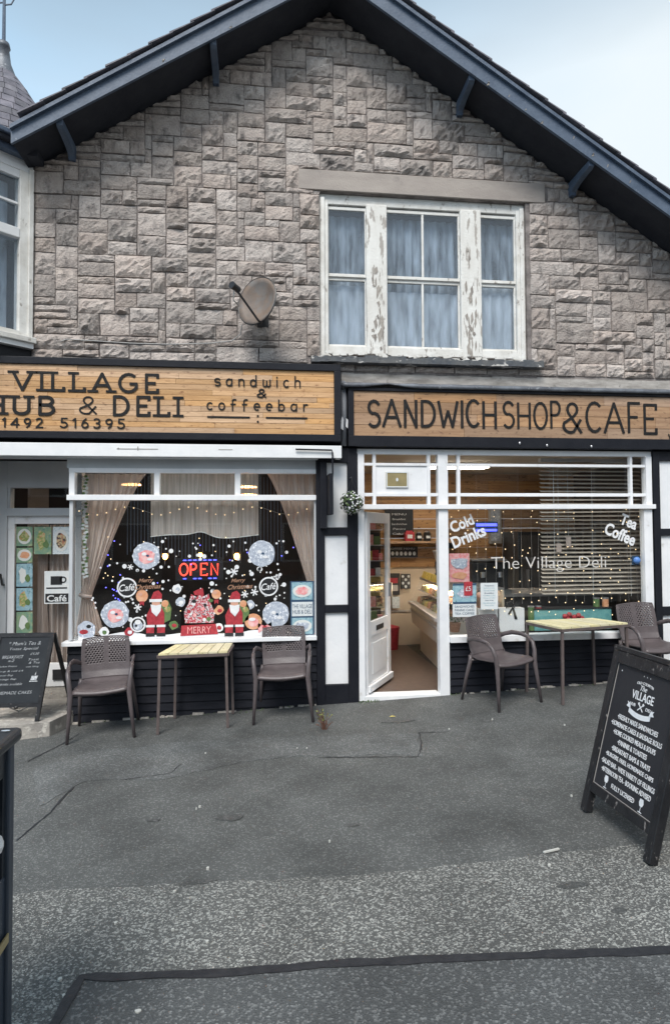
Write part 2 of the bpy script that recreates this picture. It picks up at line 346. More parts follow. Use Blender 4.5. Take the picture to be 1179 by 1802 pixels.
def thing(name, label, cat, loc, group=None):
    o = bpy.data.objects.new(name, None); o.location = loc; o.empty_display_size = .1; C.objects.link(o)
    return tag(o, label, cat, group)
def bx(*a): return MB().box(*a)
def pbox(px0, py0, px1, py1, y0, y1, mb=None):
    # box whose front (plane y0) covers a rectangle seen in the photo
    xa, za = W(px0, (py0+py1)/2, y0); xb, _ = W(px1, (py0+py1)/2, y0)
    _, zt = W((px0+px1)/2, py0, y0); _, zb = W((px0+px1)/2, py1, y0)
    return (mb or MB()).box(xa, xb, y0, y1, zb, zt)

def txt(parent, name, body, m, origin, right, up, width=None, height=None, ex=.002, shear=0, bold=0, curve=0, spacing=1.0, label=None, only=False):
    cu = bpy.data.curves.new('t', 'FONT'); cu.body = body; cu.size = 1; cu.align_x = 'CENTER'; cu.align_y = 'CENTER'
    cu.shear = shear; cu.offset = bold; cu.resolution_u = 3; cu.space_character = spacing
    ob = bpy.data.objects.new('t', cu); me0 = bpy.data.meshes.new_from_object(ob)
    vs_ = [tuple(v.co) for v in me0.vertices]; fs = [tuple(p.vertices) for p in me0.polygons]
    bpy.data.objects.remove(ob); bpy.data.curves.remove(cu)
    mnx = min(v[0] for v in vs_); mxx = max(v[0] for v in vs_); mny = min(v[1] for v in vs_); mxy = max(v[1] for v in vs_)
    cx, cyy = (mnx+mxx)/2, (mny+mxy)/2; sx = 1; sy_ = 1
    if height: sy_ = height/(mxy-mny); sx = sy_
    if width: sx = width/(mxx-mnx); sy_ = sy_ if height else sx
    R_ = Vector(right).normalized(); U_ = Vector(up).normalized(); O = Vector(origin); Nn = R_.cross(U_)
    mb = MB(); front = []
    for v in vs_:
        a, b = (v[0]-cx)*sx, (v[1]-cyy)*sy_
        if curve: b -= curve*a*a
        front.append(O+R_*a+U_*b+Nn*ex)
    back = [p-Nn*ex*1.0 for p in front]
    n = len(front); mb.add(front+back, fs)
    ec = {}
    for q in fs:
        for i in range(len(q)):
            e = (q[i], q[(i+1) % len(q)]); k = tuple(sorted(e)); ec.setdefault(k, []).append(e)
    mb.f += [(e[0][1], e[0][0], e[0][0]+n, e[0][1]+n) for e in ec.values() if len(e) == 1]
    bpy.data.meshes.remove(me0)
    if only: return mb
    o = build(name, mb, m, parent)
    if label: o['label'] = label
    return o

# hand painted stroke letters: strokes in a box of width w and height 1
def arc(cx, cy_, rx, ry, a0, a1, n=10): return [(cx+rx*math.cos(rad(a0+(a1-a0)*i/n)), cy_+ry*math.sin(rad(a0+(a1-a0)*i/n))) for i in range(n+1)]
GL = {
 'V': (.75, [[(0,1),(.37,0)],[(.37,0),(.75,1)]], [(0,1),(.75,1)]),
 'I': (.1, [[(.05,0),(.05,1)]], [(.05,0),(.05,1)]),
 'L': (.5, [[(.05,1),(.05,0),(.5,0),(.5,.16)]], [(.05,1),(.05,0)]),
 'A': (.76, [[(0,0),(.38,1)],[(.38,1),(.76,0)],[(.14,.34),(.62,.34)]], [(0,0),(.76,0)]),
 'G': (.72, [arc(.37,.5,.37,.5,50,330,14)+[(.69,.46),(.45,.46)]], []),
 'E': (.52, [[(.52,.84),(.52,1),(.05,1),(.05,0),(.52,0),(.52,.16)],[(.05,.52),(.4,.52)]], []),
 'H': (.66, [[(.05,0),(.05,1)],[(.61,0),(.61,1)],[(.05,.5),(.61,.5)]], [(.05,0),(.05,1),(.61,0),(.61,1)]),
 'U': (.62, [[(.05,1),(.05,.3)]+arc(.31,.28,.26,.28,180,360,10)+[(.57,.3),(.57,1)]], [(.05,1),(.57,1)]),
 'B': (.56, [[(.05,0),(.05,1),(.3,1)]+arc(.3,.77,.2,.23,90,-90,8)+[(.05,.54)],[(.3,.54)]+arc(.3,.27,.24,.27,90,-90,8)+[(.05,0)]], []),
 'D': (.64, [[(.05,0),(.05,1),(.25,1)]+arc(.25,.5,.37,.5,90,-90,12)+[(.05,0)]], []),
 '&': (.62, [[(.62,0),(.18,.66)]+arc(.32,.78,.17,.2,210,-30,10)+[(.38,.56),(.1,.36)]+arc(.25,.22,.24,.22,150,300,10)+[(.6,.42)]], []),
 'S': (.5, [arc(.25,.75,.23,.25,30,250,10)+arc(.25,.26,.25,.26,80,-140,10)], []),
 'N': (.6, [[(.05,0),(.05,1),(.55,0),(.55,1)]], [(.05,0),(.05,1),(.55,1)]),
 'W': (.86, [[(0,1),(.22,0),(.43,.62),(.64,0),(.86,1)]], []),
 'C': (.56, [arc(.32,.5,.32,.5,50,310,14)], []),
 'O': (.62, [arc(.31,.5,.31,.5,0,360,18)], []),
 'P': (.5, [[(.05,0),(.05,1),(.25,1)]+arc(.25,.74,.22,.26,90,-90,8)+[(.05,.48)]], []),
 'F': (.48, [[(.05,0),(.05,1),(.48,1)],[(.05,.52),(.38,.52)]], []),
 's': (.42, [arc(.21,.48,.19,.16,30,250,8)+arc(.21,.17,.2,.17,80,-140,8)], []),
 'a': (.48, [arc(.22,.32,.2,.31,60,360,10)+[(.42,.62)],[(.42,.62),(.42,0)]], []),
 'n': (.46, [[(.05,.62),(.05,0)],[(.05,.4)]+arc(.23,.42,.18,.2,170,0,8)+[(.41,0)]], []),
 'd': (.5, [arc(.22,.3,.2,.3,0,360,12),[(.43,1),(.43,0)]], []),
 'w': (.6, [[(.05,.62)]+arc(.17,.2,.13,.2,180,360,6)+[(.3,.5)]+arc(.43,.2,.13,.2,180,360,6)+[(.55,.62)]], []),
 'i': (.1, [[(.05,.62),(.05,0)],[(.05,.84),(.05,.9)]], []),
 'c': (.42, [arc(.24,.31,.2,.31,50,310,10)], []),
 'h': (.46, [[(.05,1),(.05,0)],[(.05,.4)]+arc(.23,.42,.18,.2,170,0,8)+[(.41,0)]], []),
 'o': (.46, [arc(.23,.31,.2,.31,0,360,14)], []),
 'f': (.4, [[(.36,.95)]+arc(.24,.8,.12,.16,70,180,5)+[(.12,-.05)],[(0,.52),(.32,.52)]], []),
 'e': (.46, [[(.05,.32),(.43,.32)]+arc(.23,.32,.2,.3,0,300,12)], []),
 'b': (.5, [[(.05,1),(.05,0)],arc(.25,.3,.2,.3,0,360,12)], []),
 'r': (.36, [[(.05,.62),(.05,0)],[(.05,.36)]+arc(.24,.42,.17,.18,170,60,6)], []),
 '1': (.24, [[(.02,.8),(.18,1),(.18,0)]], []),
 '4': (.56, [[(.42,0),(.42,1),(.02,.3),(.56,.3)]], []),
 '9': (.48, [arc(.24,.7,.2,.28,0,360,12),[(.44,.7),(.36,.2),(.2,0)]], []),
 '2': (.48, [arc(.23,.74,.2,.26,160,-30,10)+[(.04,.02),(.48,.02)]], []),
 '5': (.48, [[(.44,1),(.1,1),(.08,.58)]+arc(.22,.3,.23,.3,110,-150,10)], []),
 '6': (.48, [arc(.24,.3,.2,.29,0,360,12),[(.04,.3),(.14,.75),(.32,1)]], []),
 '3': (.46, [arc(.2,.76,.2,.24,140,-90,8)+arc(.2,.27,.22,.27,90,-140,8)], []),
}
def strokes(mb, pls, ox, oz, sx, sz, wd, y):
    k = 0
    for pl in pls:
        P = [Vector((ox+p[0]*sx, y, oz+p[1]*sz)) for p in pl]
        for a, b in zip(P[:-1], P[1:]):
            d = b-a
            if d.length < 1e-5: continue
            d.normalize(); e = wd*.32; r = Vector((-d.z, 0, d.x))*wd/2
            yy = .0025+.00035*(k % 5); k += 1
            a2 = a-d*e; b2 = b+d*e
            q = [a2-r, a2+r, b2+r, b2-r]
            mb.add([(p.x, y-yy, p.z) for p in q]+[(p.x, y+.0005, p.z) for p in q], [(0,1,2,3),(1,0,4,5),(2,1,5,6),(3,2,6,7),(0,3,7,4)])
def word(parent, text, x0, x1, z0, z1, wd, y, m, serif=0, gap=.22, jit=0, name='lettering'):
    tot = 0
    for ch in text: tot += .45 if ch == ' ' else GL[ch][0]
    tot += gap*(len(text)-1); sx = (x1-x0)/tot; sz = z1-z0; x = x0
    for ch in text:
        if ch == ' ': x += (.45+gap)*sx; continue
        wch, pls, srf = GL[ch]; dz = random.uniform(-jit, jit)*sz; mb = MB()
        strokes(mb, pls, x, z0+dz, sx, sz*(1+random.uniform(-jit, jit)), wd, y)
        if serif:
            for (a, b) in srf:
                strokes(mb, [[(a-serif, b), (a+serif, b)]], x, z0+dz, sx, sz, wd*.8, y-.0018)
        build(name, mb, m, parent)
        x += (wch+gap)*sx

# ================================================================== GROUND
def struct(name, mb, m, parent=None): return build(name, mb, m, parent, kind='structure')
def gpt(x, y, h=0): return (x, y, gz(x)+h)
g = MB(); nx, ny = 60, 60
for j in range(ny+1):
    for i in range(nx+1):
        x = -60+120*i/nx; y = -60+120*j/ny
        g.v.append((x, y, G0+GS*max(-12, min(12, x))))
for j in range(ny):
    for i in range(nx): a = j*(nx+1)+i; g.f.append((a, a+1, a+nx+2, a+nx+1))
struct('pavement', g, ASPH)
def sheet(name, pts, m, h, jag=.012, step=.05):
    P = []
    n = len(pts)
    for i in range(n):
        a = Vector(pts[i]); b = Vector(pts[(i+1) % n]); k = max(1, int((b-a).length/step)) if (abs(a.x) < 8 and abs(b.x) < 12) else 1
        for j in range(k):
            p = a.lerp(b, j/k); q = Vector((p.x*2.2, p.y*2.2, 3.0+h*99))
            P.append((p.x+jag*noise.noise(q*4), p.y+2*jag*noise.noise(q*1.3+Vector((5,5,5)))+random.uniform(-.3,.3)*jag))
    top = [gpt(x, y, h) for x, y in P]; bot = [gpt(x, y, -.01) for x, y in P]; n = len(P)
    mb = MB(); mb.add(top+bot, [tuple(range(n))]+[((i+1) % n, i, n+i, n+(i+1) % n) for i in range(n)])
    return struct(name, mb, m)
b1 = [G(60,1572), G(230,1562), G(400,1550), G(600,1545), G(700,1535), G(960,1505), G(1179,1480)]
sheet('aggregate_pavement', [(-9.5, -3.5)]+b1+[(9.5, -2.2), (9.5, -6.3), (-9.5, -6.3)][0:0]+[(9.5,-2.3),(9.5,-9),(-9.5,-9)], ASPH2, .004)
s1 = [G(100,1802), G(145,1724), G(370,1718), G(600,1700), G(900,1686), G(1179,1677)]
x0s, y0s = s1[0]
sheet('road_patch', [(x0s-.12, -5.4)]+s1[1:]+[(9.3,-3.4),(9.3,-8.6),(x0s-.4,-8.6)], ASPH3, .008, .006)
sm_ = MB()
seam = [(x0s-.3, -5.2), s1[0], s1[1], G(260,1722), s1[2], G(480,1710), s1[3], G(750,1692), s1[4], G(1040,1682), s1[5], (5, -3.62), (9, -3.2)]
SP = []
for a, b in zip(seam[:-1], seam[1:]):
    k = max(1, int((Vector(b)-Vector(a)).length/.06))
    for j in range(k):
        p = Vector(a).lerp(Vector(b), j/k); SP.append(p)
SP.append(Vector(seam[-1]))
vv = []
for i, p in enumerate(SP):
    d = (SP[min(i+1, len(SP)-1)]-SP[max(i-1, 0)]).normalized(); r = Vector((-d.y, d.x))
    w0 = .024+.012*noise.noise(Vector((p.x*7, p.y*7, 1)))+random.uniform(-.003,.003); w1 = .022+.012*noise.noise(Vector((p.x*6, p.y*5, 9)))
    a = p+r*w0; b = p-r*w1; vv += [gpt(a.x, a.y, .009), gpt(a.x, a.y, .0125), gpt(b.x, b.y, .0125), gpt(b.x, b.y, .009)]
sm_.add(vv, [q for i in range(len(SP)-1) for q in [(4*i, 4*i+4, 4*i+5, 4*i+1), (4*i+1, 4*i+5, 4*i+6, 4*i+2), (4*i+2, 4*i+6, 4*i+7, 4*i+3)]])
struct('tar_seam', sm_, TAR)
sheet('repaired_strip', [G(735,1291), G(740,1330), G(560,1331), G(420,1340), G(300,1368), G(150,1376), G(70,1420), G(60,1352), G(180,1322), G(320,1306), G(500,1296)], ASPHP, .004, .035, .03)
ST = asphalt('oily_asphalt', (.040,.042,.041), (.088,.091,.089), (.15,.15,.15), 120, .3, .005, (.7,1.2), .5)
for (px, py, a, b) in ((408,1440,.10,.05),(272,1444,.05,.025),(620,1452,.06,.02),(1090,1605,.05,.02),(345,1555,.10,.03),(700,1270,.16,.04),(1010,1560,.09,.03)):
    x, y = G(px, py); sheet('damp_stain', [(x+a*math.cos(t*PI/4)*random.uniform(.6,1.2), y+b*math.sin(t*PI/4)*random.uniform(.6,1.2)) for t in range(8)], ST, .0062, .01, .02)
# fine cracks
ck = MB()
def crack(pts, wd, h=.0052):
    P = [Vector(G(*p)) for p in pts]; Q = []
    for a, b in zip(P[:-1], P[1:]):
        k = max(2, int((b-a).length/.04))
        for j in range(k):
            p = a.lerp(b, j/k); Q.append(p+Vector((random.uniform(-.006,.006), random.uniform(-.012,.012))))
    Q.append(P[-1])
    v = []
    for i, p in enumerate(Q):
        d = (Q[min(i+1, len(Q)-1)]-Q[max(i-1, 0)]).normalized(); r = Vector((-d.y, d.x))*wd*random.uniform(.3, 1)
        v += [gpt(p.x+r.x, p.y+r.y, h), gpt(p.x-r.x, p.y-r.y, h)]
    ck.add(v, [(2*i, 2*i+2, 2*i+3, 2*i+1) for i in range(len(Q)-1)])
crack([(735,1290),(790,1288)], .006); crack([(738,1290),(742,1308),(736,1332),(560,1334)], .008, .0052)
crack([(130,1385),(90,1430),(30,1480)], .010); crack([(50,1340),(110,1310),(140,1292)], .008); crack([(220,1372),(300,1362),(320,1345)], .007, .0052)
struct('pavement_crack', ck, TAR)

# ================================================================== MAIN BUILDING
X0, X1 = -2.32, 7.6
def roofz(x): return 5.508+.632*(x+2.296) if x < .762 else 7.215-.634*(x-1.119)     # underside of the bargeboard line
BD = thing('gabled_shop_building', 'rock-faced stone gabled building with two café shopfronts below a triple sash window', 'building', (0.8, 0, 0))
wall = MB()
def wl(x0, x1, z0, z1): wall.box(x0, x1, .0035, .32, z0, z1)
WX0, WX1, WZ0, WZ1 = .64, 2.98, 3.66, 5.47
wl(X0, WX0, 3.33, 5.6); wl(WX0, WX1, 3.33, WZ0); wl(WX1, X1, 3.33, 5.6); 
GZ = 5.6
pk = roofz(.762)+.02
xa = -2.296+(GZ-5.508)/.632; xb = 1.119+(7.215-GZ)/.634
wall.poly([(X0, GZ), (X0, GZ+.001), (xa, GZ+.02), (.762, pk), (xb, GZ+.02), (xb+.3, GZ)], .0035, .3)
wall.box(WX0, WX1, .0035, .32, WZ1, GZ)
gw = build('gable_wall', wall, MORTAR, BD)
# individual stones
cw, chh = .074, .077
stones = []
gx0, gz0 = X0+.01, 3.50
ncx = int((5.0-gx0)/cw); ncz = int((7.6-gz0)/chh)
occ = [[False]*ncx for _ in range(ncz)]
def blocked(i, j):
    x = gx0+(i+.5)*cw; z = gz0+(j+.5)*chh
    if .41 < x < 3.21 and 5.47 < z < 5.69: return True
    if WX0-.02 < x < WX1+.02 and 3.6 < z < 5.5: return True
    if .53 < x < 3.12 and z < 3.64 and z > 3.56: return True
    if x > .87 and z < 3.5: return True
    if z > roofz(x)+.05: return True
    return False
for j in range(ncz):
    for i in range(ncx):
        if occ[j][i] or blocked(i, j): continue
        hh = random.choices([1,2,3], [.22,.56,.22])[0]; ww = random.choices([2,3,4,5,6,7], [.08,.20,.25,.24,.15,.08])[0]
        if hh == 3: ww = max(3, min(ww, 6))
        def ok(a, b):
            if j+b > ncz or i+a > ncx: return False
            return all(not occ[j+q][i+p] and not blocked(i+p, j+q) for p in range(a) for q in range(b))
        while ww > 1 and not ok(ww, 1): ww -= 1
        while hh > 1 and not ok(ww, hh): hh -= 1
        for p in range(ww):
            for q in range(hh): occ[j+q][i+p] = True
        stones.append((i, j, ww, hh))
def jx(i, j): return gx0+i*cw+.010*noise.noise(Vector((i*1.7, j*.9, 2)))
def jz(i, j): return gz0+j*chh+.012*noise.noise(Vector((i*.35, j*2.1, 7)))
def stone_mesh(mb, s):
    i, j, ww, hh = s; g_ = random.uniform(.004,.008)
    c = [(jx(i,j)+g_, jz(i,j)+g_), (jx(i+ww,j)-g_, jz(i+ww,j)+g_), (jx(i+ww,j+hh)-g_, jz(i+ww,j+hh)-g_), (jx(i,j+hh)+g_, jz(i,j+hh)-g_)]
    # keep clear of the openings
    def cl(p):
        x, z = p
        if 3.62 < z < 5.48 and WX0-.06 < x < WX0+.03: x = min(x, WX0-.004)
        if 3.62 < z < 5.48 and WX1-.03 < x < WX1+.06: x = max(x, WX1+.004)
        if .40 < x < 3.22 and 5.68 < z+.03 and z < 5.705: z = 5.705
        if .40 < x < 3.22 and 5.45 < z < 5.60: z = min(z, 5.466)
        return (x, min(z, roofz(x)+.05))
    c = [cl(p) for p in c]
    nu = 4+ww; nv = 3+hh; amp = random.choice([.006,.011,.016,.024])*(1+.22*hh); sd_ = random.uniform(0, 99); base = random.uniform(-.010, .006)
    tilt = random.uniform(-.012, .012)
    V = []; 
    for b in range(nv+1):
        for a in range(nu+1):
            u, v = a/nu, b/nv
            if 0 < a < nu: u += random.uniform(-.22,.22)/nu
            if 0 < b < nv: v += random.uniform(-.22,.22)/nv
            x = (c[0][0]*(1-u)+c[1][0]*u)*(1-v)+(c[3][0]*(1-u)+c[2][0]*u)*v; z = (c[0][1]*(1-u)+c[1][1]*u)*(1-v)+(c[3][1]*(1-u)+c[2][1]*u)*v
            e = min(1, 5*min(u, 1-u)*(ww/3))*min(1, 4.5*min(v, 1-v))
            q = Vector((x*11+sd_, z*11, sd_)); d = (abs(noise.noise(q))*1.5+.6*noise.noise(q*2.3)+.45*noise.noise(q*4.7)+.55)*amp
            d += tilt*(v-.5)
            y = base-.004-e*max(0, d)-(random.uniform(0, .004))
            if a in (0, nu) or b in (0, nv):
                x += random.uniform(-.003,.003); z += random.uniform(-.003,.003)
            V.append((x, min(y, .004), min(z, roofz(x)+.05)))
    fcs = [(b*(nu+1)+a, b*(nu+1)+a+1, (b+1)*(nu+1)+a+1, (b+1)*(nu+1)+a) for b in range(nv) for a in range(nu)]
    rim = [a for a in range(nu+1)]+[b*(nu+1)+nu for b in range(1, nv+1)]+[nv*(nu+1)+a for a in range(nu-1, -1, -1)]+[b*(nu+1) for b in range(nv-1, 0, -1)]
    o = len(V); V += [(V[k][0], .016, V[k][2]) for k in rim]; n = len(rim)
    fcs += [(rim[(k+1) % n], rim[k], o+k, o+(k+1) % n) for k in range(n)]
    mb.add(V, fcs)
stones.sort(key=lambda s: -s[2]*s[3])
rest = MB()
for k, s in enumerate(stones):
    if k < 298: mb = MB(); stone_mesh(mb, s); build('stone', mb, STONE, gw)
    else: stone_mesh(rest, s)
build('small_stone', rest, STONE, gw, kind='stuff')
# lintel, rendered ledge
build('lintel', bx(.414, 3.205, -.02, .3, 5.475, 5.695), SMOOTH, BD, bevel=.006)
lg = MB()
xs = [.87+i*.13 for i in range(52)]
for a in xs: lg.box(a, a+.131, -.012-.006*abs(noise.noise(Vector((a*3,0,0))))-random.uniform(0,.0008), .04, 3.3, 3.475+.018*noise.noise(Vector((a*4,1,1))))
build('rendered_ledge', lg, RENDER, BD)

# upper triple sash window
UW = build('sash_window', bx(WX0+.002, WX1-.002, .155, .17, 5.40, 5.468), PEELL, BD)
fr = MB()
fr.box(WX0, WX0+.10, .04, .16, WZ0, 5.40); fr.box(WX1-.10, WX1, .04, .16, WZ0, 5.40); fr.box(WX0, WX1, .05, .155, 5.36, 5.47); fr.box(WX0+.1, WX1-.1, .04, .155, 3.70, 3.79)
fr.box(WX0+.015, WX0+.06, .02, .05, WZ0, 5.42); fr.box(WX1-.06, WX1-.015, .02, .05, WZ0, 5.42)
build('frame', fr, PEELL, UW, bevel=.006)
for (a, b) in ((1.16, 1.39), (2.225, 2.465)):
    build('mullion', bx(a, b, .025, .16, 3.705, 5.37), PEEL, UW, bevel=.008)
    # lifted flakes of paint over the bare timber
    fl = MB()
    for q in range(26):
        x = a+.05+random.uniform(.0, .13); z = 3.72+abs(random.gauss(0, 1))*.55
        if z > 5.1: continue
        h_ = random.uniform(.03, .16); w_ = random.uniform(.008, .03)
        fl.poly([(x+random.uniform(-.01,.01), z-h_/2), (x+w_, z-h_*.1), (x+w_*.5, z+h_/2), (x-w_*.5, z+h_*.2)], .0215-random.uniform(0,.002), .003)
    build('bare_patch', fl, BAREWOOD, UW, kind='stuff')
panes = [(.75,1.15,1),(1.40,2.21,2),(2.475,2.865,1)]
for (a, b, n_) in panes:
    for (z0, z1, yy) in ((4.60, 5.31, .07), (3.82, 4.53, .09)):
        sf = MB(); t = .035
        sf.box(a-t, b+t, yy, yy+.04, z0-t, z0); sf.box(a-t, b+t, yy, yy+.04, z1, z1+t); sf.box(a-t, a, yy, yy+.04, z0, z1); sf.box(b, b+t, yy, yy+.04, z0, z1)
        if n_ == 2: sf.box((a+b)/2-.012, (a+b)/2+.012, yy+.002, yy+.038, z0, z1)
        build('sash', sf, PEELL, UW, bevel=.004)
        for q in range(n_):
            c0 = a+(b-a)*q/n_; c1 = a+(b-a)*(q+1)/n_
            build('pane', bx(c0, c1, yy+.018, yy+.022, z0, z1), GLASSUP, UW)
rm = MB(); rm.box(WX0-.6, WX1+.6, 2.4, 2.5, 3.3, 6.2); rm.box(WX0-.7, WX0-.6, .33, 2.5, 3.3, 6.2); rm.box(WX1+.6, WX1+.7, .33, 2.5, 3.3, 6.2); rm.box(WX0-.7, WX1+.7, .33, 2.5, 3.2, 3.3); rm.box(WX0-.7, WX1+.7, .33, 2.5, 6.2, 6.3)
build('upper_room', rm, INDARK, BD)
def fold_sheet(x0, x1, z0, z1, y, amp, nf, nx=60, nz=6, top=0, ph=0, wob=.0):
    mb = MB(); 
    for j in range(nz+1):
        for i in range(nx+1):
            u = i/nx; v = j/nz; a = amp*(.5+.5*(1-v))
            mb.v.append((x0+(x1-x0)*u+wob*noise.noise(Vector((u*9, v*2, ph))), y+a*math.sin(u*nf*2*PI+ph+.8*noise.noise(Vector((u*6, v*2, ph))))+a*.6*noise.noise(Vector((u*20, v*1.5, ph))), z0+(z1-z0)*v))
    for j in range(nz):
        for i in range(nx): a = j*(nx+1)+i; mb.f.append((a, a+1, a+nx+2, a+nx+1))
    return mb
o = build('net_curtain', fold_sheet(.72, 1.2, 3.8, 5.3, .2, .02, 4, ph=1), NETUP, smooth=True); tag(o, 'pale net curtain behind the left sash of the upstairs window', 'curtain', 'net curtains upstairs')
o = build('net_curtain', fold_sheet(1.36, 2.24, 3.8, 5.3, .2, .025, 9, ph=2), NETUP, smooth=True); tag(o, 'pale net curtain behind the wide middle sash of the upstairs window', 'curtain', 'net curtains upstairs')
o = build('net_curtain', fold_sheet(2.44, 2.9, 3.8, 5.3, .2, .02, 5, ph=4), NETUP, smooth=True); tag(o, 'pale net curtain behind the right sash of the upstairs window', 'curtain', 'net curtains upstairs')
for (a, b, nf, ph, lb) in ((.72,1.2,3,3,'left'),(1.36,2.24,7,5,'wide middle'),(2.44,2.9,4,8,'right')):  # extra bright nets added to lighten the lower panes
    o = build('added_half_net', fold_sheet(a, b, 3.8, 4.50+.05*math.sin(ph), .165, .018, nf, ph=ph), NETLO, smooth=True); tag(o, 'added bright net for the glow in the lower part of the '+lb+' upstairs sash', 'curtain', 'net curtains upstairs')
# sill
sl = MB(); X = .54
while X < 3.11:
    w_ = random.uniform(.05, .16); x2 = min(3.11, X+w_)
    sl.box(X, x2, -.12+random.uniform(-.006,.006), .1, 3.57+random.uniform(-.003,.003), 3.645+random.uniform(-.02,.006)); X = x2
build('window_sill', sl, SILL, BD)
fk = MB()
for q in range(34):
    x = random.uniform(.66, 2.95); z = 3.665+random.uniform(-.01,.02)
    fk.poly([(x, z-.02), (x+random.uniform(.03,.1), z-random.uniform(0,.02)), (x+random.uniform(.02,.07), z+.02), (x-.02, z+.012)], -.005-random.uniform(0,.09), .004)
build('flaking_paint', fk, PEELL, BD, kind='stuff')

# roof: slopes, bargeboards, slates, brackets
AX, AZ = .762, roofz(.762)
def slope_pt(side, s):  # s = horizontal distance from the apex
    return (AX-s, AZ-.632*s) if side < 0 else (AX+s, AZ-.634*s)
for side, ln in ((-1, 3.11), (1, 6.4)):
    (xa_, za_), (xb_, zb_) = slope_pt(side, 0), slope_pt(side, ln)
    mb = MB(); mb.poly([(xa_, za_), (xb_, zb_), (xb_, zb_+.185), (xa_, za_+.235)], -.5, .03)
    build('bargeboard', mb, BARGE, BD)
    mb = MB(); mb.poly([(xa_, za_+.17), (xb_, zb_+.125), (xb_, zb_+.165), (xa_, za_+.21)], -.535, .034)
    build('barge_moulding', mb, BARGE, BD)
    mb = MB(); mb.poly([(xa_, za_+.03), (xb_, zb_+.03), (xb_, zb_+.06), (xa_, za_+.06)], -.469, .465)
    build('soffit', mb, SOFFIT, BD)  # near-black colour stands in for the shade and staining under the eaves
    mb = MB(); mb.poly([(xa_, za_+.07), (xb_, zb_+.07), (xb_, zb_+.193), (xa_, za_+.243)], -.465, 7.0)
    build('roof', mb, SLATE, BD)
    n_ = int(ln/.2)
    for k in range(n_):
        s0 = .2*k; (xq, zq) = slope_pt(side, s0); (xr, zr) = slope_pt(side, s0+.235)
        zo = .25-.05*s0/ln
        mb = MB(); mb.poly([(xq, zq+zo-.004), (xr, zr+zo+.006), (xr, zr+zo+.024), (xq, zq+zo+.004)] if side > 0 else [(xq, zq+zo+.004), (xr, zr+zo+.024), (xr, zr+zo+.006), (xq, zq+zo-.004)], -.55-random.uniform(0,.012), .5)
        build('slate', mb, SLATE, BD)
# curved timber brackets
for (bx_, bz_) in ((-.46, None), (-1.92, None), (2.21, None), (3.52, None)):
    zt = roofz(bx_)+.05; n = 10; prof = [(-.46, zt-.02), (-.46, zt-.08)]
    for i in range(n+1):
        t = i/n; prof.append((-.42+.35*math.sin(t*PI/2), zt-.10-.07*(1-math.cos(t*PI/2))))
    prof += [(-.07, zt-.19), (.0, zt-.19), (.0, zt-.02)]
    hw = .032
    sgn = 1 if bx_ > .76 else -1
    def hz(z, x, y0): return z
    m_ = len(prof); mb = MB()
    mb.add([(bx_-hw, y, z) for y, z in prof]+[(bx_+hw, y, z) for y, z in prof], [tuple(range(m_)), tuple(range(2*m_-1, m_-1, -1))]+[((i+1) % m_, i, m_+i, m_+(i+1) % m_) for i in range(m_)])
    build('roof_bracket', mb, BARGE, BD, bevel=.006)

# ------------------------------------------------------------------ party strip below: dark frames behind signs and the pilasters
bk = MB()
bk.box(-2.9, .62, .02, .3, 2.60, 3.33)     # behind left sign
bk.box(.62, 5.4, .02, .3, 2.66, 3.33)
build('bressummer', bk, BLACK, BD)
# party pilaster
pl = MB(); y0 = -.06
for (a, b, c_, d) in ((.585, .676, -.10, 2.57), (.922, 1.028, -.10, 2.66), (.676, .922, -.10, .155), (.676, .922, .91, .988), (.676, .922, 1.728, 1.81), (.676, .922, 2.50, 2.66)):
    pl.box(a, b, y0, .02, c_, d)
build('pilaster', pl, BLACK, BD, bevel=.004)
for (z0, z1) in ((.158, .907), (.991, 1.725), (1.813, 2.50)):
    build('pilaster_panel', bx(.678, .920, -.03, .018, z0, z1), WHITEC, BD)
build('pilaster_core', bx(.60, 1.02, .021, 2.9, -.2, 2.66), INDARK, BD)
pl = MB()
for (a, b, c_, d) in ((4.415, 4.495, -.1, 2.66), (4.495, 5.3, .80, .90), (4.495, 5.3, 1.70, 1.78), (4.495, 5.3, 2.55, 2.66), (4.80, 4.9, -.1, 2.66), (4.495, 4.8, -.1, .16)):
    pl.box(a, b, y0 if b-a < .2 else y0+.002, .02, c_, d)
build('pilaster', pl, BLACK, BD, bevel=.004)
for (z0, z1) in ((.165, .80), (.90, 1.70), (1.78, 2.55)):
    build('pilaster_panel', bx(4.497, 4.798, -.03, .018, z0, z1), WHITEC, BD)

# ------------------------------------------------------------------ left shopfront
ff = build('fascia_board', bx(-2.9, .84, -.22, -.19, 2.53, 2.66), WHITE, BD, bevel=.004)
build('fascia_return', bx(.79, .84, -.19, .0, 2.53, 2.66), WHITE, BD)
build('porch_soffit', bx(-2.9, .60, -.188, .05, 2.525, 2.56), GREYS, BD)
build('window_head', bx(-1.95, .60, -.03, .05, 2.43, 2.524), GREYS, BD)
W1 = build('shop_window', bx(-1.925, .585, -.05, .05, 2.385, 2.428), WHITEC, BD)
def bar(nm, par, *a, m=WHITEC): return build(nm, bx(*a), m, par, bevel=.003)
bar('transom_rail', W1, -1.94, .585, -.075, .05, 2.10, 2.155)
bar('bar', W1, -1.925, -1.87, -.05, .05, 2.155, 2.385)
bar('bar', W1, -1.085, -1.03, -.05, .05, 2.155, 2.385)
bar('bar', W1, -.265, -.205, -.05, .05, 2.155, 2.385)
bar('post', W1, -1.92, -1.885, -.045, .05, .685, 2.10, m=GREYS)
bar('post', W1, .567, .5845, -.045, .05, .66, 2.10, m=GREYS)
bar('sill', W1, -1.97, .583, -.11, .05, .635, .675)
